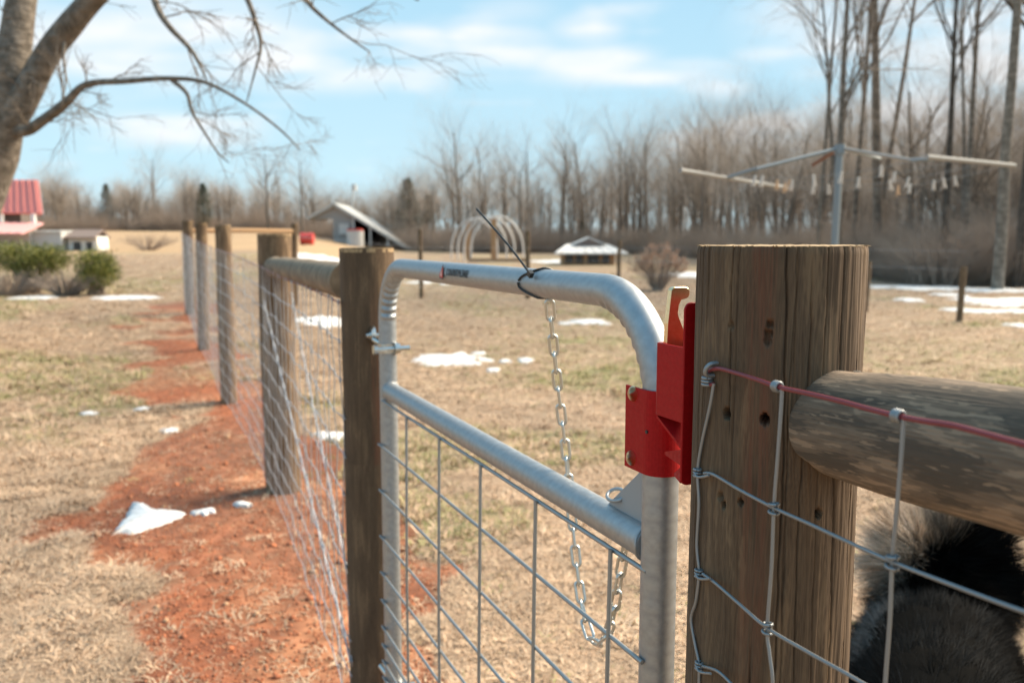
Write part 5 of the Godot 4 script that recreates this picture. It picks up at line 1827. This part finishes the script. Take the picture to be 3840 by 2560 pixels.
	for x in [-0.2, 0.2]:
		tube(b, [dp + Vector3(x - 0.02, 0.45, 0), dp + Vector3(x + 0.02, 0.45, 0)], 0.425, 18)
	put("hoop", b.mesh(), M.barrel_red, o)

	# evergreen shrubs and dry growth in front of the sheds
	var s1: Vector3 = Vector3(-9.1350, 0.3295, -16.1736)
	var s2: Vector3 = Vector3(-7.7297, 0.3218, -15.7904)
	var s0: Vector3 = Vector3(-10.2551, 0.3295, -16.1736)
	shrub(s1, [[s1 + Vector3(-0.35, 0.70, 0), Vector3(0.6, 0.32, 0.5)], [s1 + Vector3(0.34, 0.66, 0.1), Vector3(0.58, 0.30, 0.45)], [s1 + Vector3(0.1, 0.52, 0.1), Vector3(0.75, 0.30, 0.4)]], 8000, "broad yellow green evergreen shrub in front of red roofed shed", "")
	shrub(s2, [[s2 + Vector3(0, 0.58, 0), Vector3(0.46, 0.32, 0.4)], [s2 + Vector3(0.1, 0.36, 0.1), Vector3(0.48, 0.30, 0.35)]], 4600, "smaller round evergreen shrub at the end of the row", "")
	shrub(s0, [[s0 + Vector3(0, 0.6, 0), Vector3(0.6, 0.34, 0.5)]], 3000, "evergreen shrub cut by the frame below red roofed shed", "")
	dry_bush(Vector3(-8.2150, 0.3180, -15.6022), 0.75, 0.42, "low tangle of dry brown stems under the evergreen shrubs", false, "dry_weeds")
	dry_bush(Vector3(-9.2559, 0.3180, -15.6022), 0.7, 0.40, "dry brown weeds below the broad evergreen shrub", false, "dry_weeds")
	dry_bush(Vector3(3.8140, 0.0000, -22.1329), 0.78, 1.15, "leafless hydrangea bush with dried pinkish flower heads", true, "dried_bush")
	dry_bush(Vector3(-17.0631, 0.6003, -40.0000) * Vector3(1, 0, 1) + Vector3(0, 0.8, 0), 1.6, 0.8, "brown scrub at the edge of the straw coloured field", false, "field_scrub")

func make_clothesline() -> void:
	var hub: Vector3 = Vector3(2.7670, 2.1078, -7.3000)
	var o := thing("clothes_dryer", Vector3(hub.x, 0, hub.z), "old outdoor clothes line on a steel pole with end bars", "clothes line")
	var b := MB.new()
	tube(b, [Vector3(hub.x - 0.02, -0.1, hub.z), Vector3(hub.x - 0.01, 1.2, hub.z), hub + Vector3(0, 0.02, 0)], 0.030, 14)
	put("pole", b.mesh(), M.line_pole, o)
	b = MB.new()
	tube(b, [hub - Vector3(0, 0.05, 0), hub + Vector3(0, 0.03, 0)], 0.045, 14)
	put("hub", b.mesh(), M.line_pole, o)
	var la: Vector3 = Vector3(1.3465, 1.8923, -6.9000)
	var lb: Vector3 = Vector3(2.5795, 1.8256, -8.1000)
	var ra: Vector3 = Vector3(3.1211, 1.9606, -6.5000)
	var rb: Vector3 = Vector3(4.1907, 1.9551, -7.2000)
	for e in [[la, lb], [ra, rb]]:
		b = MB.new()
		tube(b, [e[0], e[1]], 0.018, 12)
		put("end_bar", b.mesh(), M.line_bar, o)
	for e in [[Vector3(2.0117, 1.9186, -7.1000), "line_pole"], [Vector3(3.1931, 1.9709, -6.9000), "line_bar"], [Vector3(2.8591, 2.0473, -8.2000), "rust"], [Vector3(3.5351, 2.1133, -8.3000), "line_pole"]]:
		b = MB.new()
		tube(b, [hub, e[0]], 0.015, 10)
		put("arm", b.mesh(), M[e[1]], o)
	for e in [[Vector3(2.0117, 1.9186, -7.1000), la.lerp(lb, 0.4)], [Vector3(3.1931, 1.9709, -6.9000), ra.lerp(rb, 0.2)]]:
		b = MB.new()
		tube(b, [e[0], e[1]], 0.016, 8)
		put("arm", b.mesh(), M.line_pole, o)
	var g := RandomNumberGenerator.new()
	g.seed = 17
	for k in 4:
		var f := k / 3.0
		var p := la.lerp(lb, 0.05 + 0.9 * f)
		var q := ra.lerp(rb, 0.05 + 0.9 * f)
		var pts := []
		for j in 13:
			var t := j / 12.0
			pts.append(p.lerp(q, t) - Vector3(0, 0.10 * sin(t * PI), 0))
		b = MB.new()
		tube(b, pts, 0.0025, 5)
		put("line", b.mesh(), M.clothes_line, o)
		for j in 5:
			var t := g.randf_range(0.15, 0.9)
			var c := p.lerp(q, t) - Vector3(0, 0.10 * sin(t * PI), 0)
			var peg := thing("clothes_peg", c, "weathered wooden clothes peg left on the clothes line", "peg", "pegs on the clothes line")
			b = MB.new()
			var tilt := Vector3(g.randf_range(-0.25, 0.25), -1, 0).normalized()
			for s: float in [-1.0, 1.0]:
				tube(b, [c - tilt * 0.02 + Vector3(0.005 * s, 0, 0), c + tilt * 0.03 + Vector3(0.006 * s, 0, 0), c + tilt * 0.07 + Vector3(0.012 * s, 0, 0)], [0.006, 0.007, 0.006], 5)
			put("body", b.mesh(), M.peg_tan if g.randf() < 0.25 else M.peg_grey, peg)

# ---------------------------------------------------------------- the dog
func make_dog() -> void:
	var rump: Vector3 = Vector3(0.9781, 0.4209, -1.8600)
	var loin: Vector3 = Vector3(0.8775, 0.4449, -1.6600)
	var chest: Vector3 = Vector3(0.7598, 0.4564, -1.4400)
	var skull: Vector3 = Vector3(0.5676, 0.5137, -1.1600)
	var fwd := (chest - rump)
	fwd.y = 0
	fwd = fwd.normalized()
	var rgt := fwd.cross(Vector3.UP)
	var look := (fwd * 0.9 - Vector3(0, 0.25, 0) + rgt * 0.3).normalized()
	var muzzle := skull + look * 0.11 + Vector3(0, -0.03, 0)
	var curl := [Vector3(1.0618, 0.4670, -1.9200), Vector3(1.1205, 0.5297, -1.9500), Vector3(1.1040, 0.5957, -1.9700), Vector3(1.0291, 0.6197, -1.9700), Vector3(0.9537, 0.6104, -1.9600), Vector3(0.9092, 0.5785, -1.9500)]
	var plume: Vector3 = Vector3(1.0298, 0.5623, -1.9500)
	var bones := [[rump, loin, 0.140, 0.145], [loin, chest, 0.145, 0.150], [chest, skull, 0.125, 0.085], [skull, muzzle, 0.070, 0.034],
		[chest + Vector3(0, -0.08, 0), loin + Vector3(0, -0.06, 0), 0.13, 0.11], [rump, curl[0], 0.09, 0.052], [plume, Vector3(0.9896, 0.5447, -1.9400), 0.062, 0.055]]
	for k in 5: bones.append([curl[k], curl[k + 1], 0.052 - 0.004 * k, 0.048 - 0.004 * k])
	for s: float in [-1.0, 1.0]:
		var sh: Vector3 = chest + rgt * 0.085 * s + Vector3(0, -0.10, 0) + fwd * 0.03
		var el := Vector3(sh.x, 0.30, sh.z) - fwd * 0.04
		var wr := Vector3(el.x, 0.11, el.z) + fwd * 0.03
		bones += [[sh, el, 0.075, 0.045], [el, wr, 0.045, 0.03], [wr, Vector3(wr.x, 0.03, wr.z) + fwd * 0.01, 0.03, 0.028], [Vector3(wr.x, 0.028, wr.z), Vector3(wr.x, 0.024, wr.z) + fwd * 0.06, 0.028, 0.024]]
		var hip: Vector3 = rump + rgt * 0.085 * s + Vector3(0, -0.06, 0)
		var knee := Vector3(hip.x, 0.32, hip.z) + fwd * 0.09 + rgt * 0.01 * s
		var hock := Vector3(hip.x, 0.17, hip.z) - fwd * 0.07
		bones += [[hip, knee, 0.095, 0.055], [knee, hock, 0.05, 0.028], [hock, Vector3(hock.x, 0.03, hock.z) + fwd * 0.015, 0.027, 0.027], [Vector3(hock.x, 0.028, hock.z) + fwd * 0.01, Vector3(hock.x, 0.024, hock.z) + fwd * 0.085, 0.028, 0.023]]
	var lo := Vector3(9, 9, 9)
	var hi := -lo
	for e in bones:
		for q in 2:
			var rr: float = e[2 + q] + 0.04
			lo = lo.min(e[q] - Vector3(rr, rr, rr))
			hi = hi.max(e[q] + Vector3(rr, rr, rr))
	var c := 0.016
	var n := Vector3i(((hi - lo) / c).ceil()) + Vector3i.ONE
	var fld := PackedFloat32Array()
	fld.resize(n.x * n.y * n.z)
	fld.fill(9.0)
	for e in bones:
		var a: Vector3 = e[0]
		var d: Vector3 = e[1] - a
		var dd := maxf(d.length_squared(), 1e-9)
		var pad: float = maxf(e[2], e[3]) + 0.07
		var b0 := Vector3i(((a.min(e[1]) - Vector3(pad, pad, pad) - lo) / c).floor()).max(Vector3i.ZERO)
		var b1 := Vector3i(((a.max(e[1]) + Vector3(pad, pad, pad) - lo) / c).ceil()).min(n - Vector3i.ONE)
		var ra: float = e[2]
		var rb: float = e[3]
		for x in range(b0.x, b1.x + 1):
			for y in range(b0.y, b1.y + 1):
				for z in range(b0.z, b1.z + 1):
					var p := lo + Vector3(x, y, z) * c - a
					var t := clampf(p.dot(d) / dd, 0.0, 1.0)
					var v := (p - d * t).length() - lerpf(ra, rb, t)
					var id := (x * n.y + y) * n.z + z
					var o := fld[id]
					var h := maxf(0.045 - absf(o - v), 0.0) / 0.045
					fld[id] = minf(o, v) - h * h * 0.045 * 0.25
	var b := MB.new()
	var cell := {}
	var at := func(x: int, y: int, z: int) -> float: return fld[(x * n.y + y) * n.z + z]
	for x in n.x - 1:
		for y in n.y - 1:
			for z in n.z - 1:
				var base := (x * n.y + y) * n.z + z
				var f0 := fld[base]
				if f0 > 0.08 or f0 < -0.08: continue
				var vals := [f0, fld[base + n.y * n.z], fld[base + n.z], fld[base + n.y * n.z + n.z], fld[base + 1], fld[base + n.y * n.z + 1], fld[base + n.z + 1], fld[base + n.y * n.z + n.z + 1]]
				var neg := 0
				for v in vals:
					if v < 0.0: neg += 1
				if neg == 0 or neg == 8: continue
				var sum := Vector3.ZERO
				var cnt := 0
				for e in [[0, 1], [2, 3], [4, 5], [6, 7], [0, 2], [1, 3], [4, 6], [5, 7], [0, 4], [1, 5], [2, 6], [3, 7]]:
					var va: float = vals[e[0]]
					var vb: float = vals[e[1]]
					if (va < 0.0) == (vb < 0.0): continue
					var t := va / (va - vb)
					var pa := Vector3(e[0] & 1, (e[0] >> 1) & 1, e[0] >> 2)
					var pb := Vector3(e[1] & 1, (e[1] >> 1) & 1, e[1] >> 2)
					sum += pa.lerp(pb, t)
					cnt += 1
				cell[base] = b.v.size()
				b.v.append(lo + (Vector3(x, y, z) + sum / cnt) * c)
				b.n.append(Vector3(vals[1] - vals[0] + vals[3] - vals[2] + vals[5] - vals[4] + vals[7] - vals[6], vals[2] - vals[0] + vals[3] - vals[1] + vals[6] - vals[4] + vals[7] - vals[5], vals[4] - vals[0] + vals[5] - vals[1] + vals[6] - vals[2] + vals[7] - vals[3]).normalized())
	var sx := n.y * n.z
	var sy := n.z
	for base: int in cell:
		for ax in 3:
			var st: int = [sx, sy, 1][ax]
			var u: int = [sy, 1, sx][ax]
			var w: int = [1, sx, sy][ax]
			var va := fld[base]
			var vb := fld[base + st]
			if (va < 0.0) == (vb < 0.0): continue
			if not (cell.has(base - u) and cell.has(base - w) and cell.has(base - u - w)): continue
			var q0: int = cell[base]
			var q1: int = cell[base - u]
			var q2: int = cell[base - u - w]
			var q3: int = cell[base - w]
			var nn := (b.v[q1] - b.v[q0]).cross(b.v[q2] - b.v[q0])
			if nn.dot(b.n[q0]) > 0.0: b.i.append_array([q0, q2, q1, q0, q3, q2])
			else: b.i.append_array([q0, q1, q2, q0, q2, q3])
	var o := thing("dog", Vector3(loin.x, 0, loin.z), "fluffy black and grey dog with bushy curled tail behind wire fence", "dog")
	put("body", b.mesh(), M.dog_skin, o)
	# ears, nose and eyes
	for s: float in [-1.0, 1.0]:
		var side := look.cross(Vector3.UP).normalized() * s
		var e0 := skull + side * 0.055 + Vector3(0, 0.055, 0)
		var eb := MB.new()
		tube(eb, [e0 - Vector3(0, 0.02, 0), e0 + side * 0.012 + Vector3(0, 0.03, 0), e0 + side * 0.02 + Vector3(0, 0.08, 0)], [0.034, 0.026, 0.004], 10)
		put("ear", eb.mesh(), M.dog_skin, o)
		eb = MB.new()
		var ep := skull + look * 0.072 + side * 0.034 + Vector3(0, 0.018, 0)
		tube(eb, [ep - look * 0.008, ep, ep + look * 0.006], [0.010, 0.010, 0.002], 10)
		put("eye", eb.mesh(), M.eye, o)
	var nb := MB.new()
	var np := muzzle + look * 0.03
	tube(nb, [np - look * 0.014, np, np + look * 0.008], [0.014, 0.016, 0.004], 10)
	put("nose", nb.mesh(), M.nose, o)
	# coat: many fine tapered hairs in the coat's colours
	var black := Color(0.006, 0.0055, 0.005)
	var grey := Color(0.018, 0.017, 0.016)
	var dark := Color(0.013, 0.0125, 0.012)
	var cream := Color(0.56, 0.44, 0.34)
	var marks := [[curl[0], black, 1.0], [curl[1], black, 1.0], [curl[2], black, 1.0], [curl[3], black, 1.0], [plume, black, 1.0], [Vector3(0.9849, 0.5297, -1.9500), black, 1.0], [Vector3(0.9345, 0.4970, -1.9500), black, 0.9], [Vector3(0.9855, 0.6846, -1.9700), cream, 1.0], [Vector3(0.8893, 0.6450, -1.9600), cream, 1.15], [Vector3(0.9142, 0.5691, -1.9600), cream, 0.9], [Vector3(1.0737, 0.6921, -1.9800), cream, 0.6],
		[rump + Vector3(0, 0.14, 0), black, 1.0], [rump + rgt * 0.14, dark, 1.0], [rump - rgt * 0.14, dark, 1.0], [loin + Vector3(0, 0.14, 0), dark, 1.0], [loin + rgt * 0.13 + Vector3(0, 0.05, 0), grey * 5.0, 0.95], [rump + rgt * 0.13 + Vector3(0, 0.02, 0), grey * 2.6, 0.85], [loin - rgt * 0.14, black, 1.0], [chest + Vector3(0, 0.13, 0), dark, 1.0], [chest + rgt * 0.13, grey, 1.0], [chest - rgt * 0.14, dark, 1.0], [loin - rgt * 0.16 - Vector3(0, 0.12, 0), grey * 2.0, 1.0],
		[skull, grey, 1.2], [muzzle, cream, 1.0], [chest - Vector3(0, 0.3, 0), cream, 1.0], [loin - Vector3(0, 0.35, 0), cream, 1.0], [rump - Vector3(0, 0.35, 0), cream, 1.0]]
	var g := RandomNumberGenerator.new()
	g.seed = 4
	var hm := MB.new()
	for q in [[Vector3(-0.5, 0, 0), Vector3(0.5, 0, 0), Vector3(-0.4, 0.5, 0.04), Vector3(0.4, 0.5, 0.04), Vector3(0, 1.0, 0.12)]]:
		for p: Vector3 in q:
			hm.v.append(p)
			hm.n.append(Vector3(0, -0.1, 1).normalized())
			hm.c.append(Color.WHITE)
	hm.i.append_array([0, 2, 1, 1, 2, 3, 2, 4, 3])
	var hair := hm.mesh()
	var xf := []
	var cols := []
	for k in b.v.size():
		var p0 := b.v[k]
		if p0.y < 0.16: continue
		var n0 := b.n[k]
		var strands := 26 if p0.distance_to(plume) < 0.17 else 15
		for rep in strands:
			var p := p0 + Vector3(g.randf_range(-1, 1), g.randf_range(-1, 1), g.randf_range(-1, 1)) * c * 0.6
			p -= n0 * (p - p0).dot(n0)
			var best := 1e9
			var second := 1e9
			var col := black
			var col2 := black
			for m in marks:
				var dist: float = p.distance_to(m[0]) / m[2] + g.randf() * 0.035
				if dist < best:
					second = best
					col2 = col
					best = dist
					col = m[1]
				elif dist < second:
					second = dist
					col2 = m[1]
			col = col.lerp(col2, 0.5 * (1.0 - clampf((second - best) / 0.05, 0, 1)))
			var flow := (-fwd * 0.9 + Vector3(0, -0.35, 0)) if p.distance_to(skull) > 0.12 else (-look * 0.8 + Vector3(0, -0.3, 0))
			var on_tail := 1.0 - smoothstep(0.13, 0.19, p.distance_to(plume))
			var away := (p - plume).normalized()
			var d := (flow * (1.0 - 0.9 * on_tail) + n0 * (0.30 + 0.25 * on_tail) + away * 1.1 * on_tail + Vector3(g.randf_range(-1, 1), g.randf_range(-1, 1), g.randf_range(-1, 1)) * 0.32).normalized()
			var tuft := Vector3(noise.get_noise_3d(p.x * 170.0, p.y * 170.0, p.z * 170.0), noise.get_noise_3d(p.x * 170.0 + 50.0, p.y * 170.0, p.z * 170.0), noise.get_noise_3d(p.x * 170.0, p.y * 170.0 + 50.0, p.z * 170.0))
			d = (d + tuft * 0.7).normalized()
			var ln := g.randf_range(0.03, 0.07) + g.randf_range(0.0, 0.05) * on_tail
			var s := d.cross(n0)
			s = s.normalized() if s.length() > 0.01 else Vector3.RIGHT
			var w := g.randf_range(0.0007, 0.0014)
			xf.append(Transform3D(Basis(s * w, d * ln, s.cross(d) * ln * 0.5), p - n0 * 0.004 - o.position))
			cols.append(col * g.randf_range(0.35, 1.7) * (1.0 + 0.8 * tuft.x))
	scatter("fur", hair, M.fur, xf, cols, o)

# ---------------------------------------------------------------- the scene
func _ready() -> void:
	rng.seed = 1
	noise.seed = 7
	noise.frequency = 0.1
	noise.fractal_octaves = 3
	noise2.seed = 19
	noise2.frequency = 0.1
	noise2.fractal_octaves = 2
	var cam := Camera3D.new()
	cam.name = "camera"
	add_child(cam)
	cam.position = Vector3(0, 1.35, 0)
	cam.rotation_degrees = Vector3(-6.9007, 0, 0)
	cam.fov = 43.805
	cam.far = 900.0
	cam.near = 0.05
	var lens := CameraAttributesPhysical.new()
	lens.frustum_focal_length = 29.847
	lens.exposure_aperture = 6.3
	lens.frustum_focus_distance = 0.88
	lens.frustum_near = 0.05
	lens.frustum_far = 900.0
	cam.attributes = lens
	cam.current = true
	var env := Environment.new()
	env.background_mode = Environment.BG_SKY
	env.tonemap_mode = Environment.TONE_MAPPER_LINEAR
	env.tonemap_exposure = 2.2
	env.sdfgi_enabled = true
	env.ssao_enabled = true
	env.ssil_enabled = true
	var sky := Sky.new()
	var pano := PanoramaSkyMaterial.new()
	pano.panorama = tex(make_sky())
	sky.sky_material = pano
	env.sky = sky
	var we := WorldEnvironment.new()
	we.name = "world_environment"
	we.environment = env
	add_child(we)
	var sun := DirectionalLight3D.new()
	sun.name = "sun"
	sun.light_energy = 1.55
	sun.light_color = Color(1.0, 0.93, 0.82)
	sun.light_angular_distance = 34.0
	sun.shadow_enabled = true
	add_child(sun)
	# the sun stands ahead and to the right, about 40 degrees high
	var to_sun := Vector3(0.906 * 0.77, 0.64, -0.423 * 0.77)
	sun.look_at_from_position(Vector3.ZERO, -to_sun, Vector3.UP)
	make_materials()
	make_ground()
	make_snow()
	make_grass()
	make_clods()
	make_woods()
	make_buildings()
	make_big_tree()
	make_gate_post()
	make_right_fence()
	make_gate()
	make_latch()
	make_chain()
	make_left_fence()
	make_clothesline()
	make_dog()
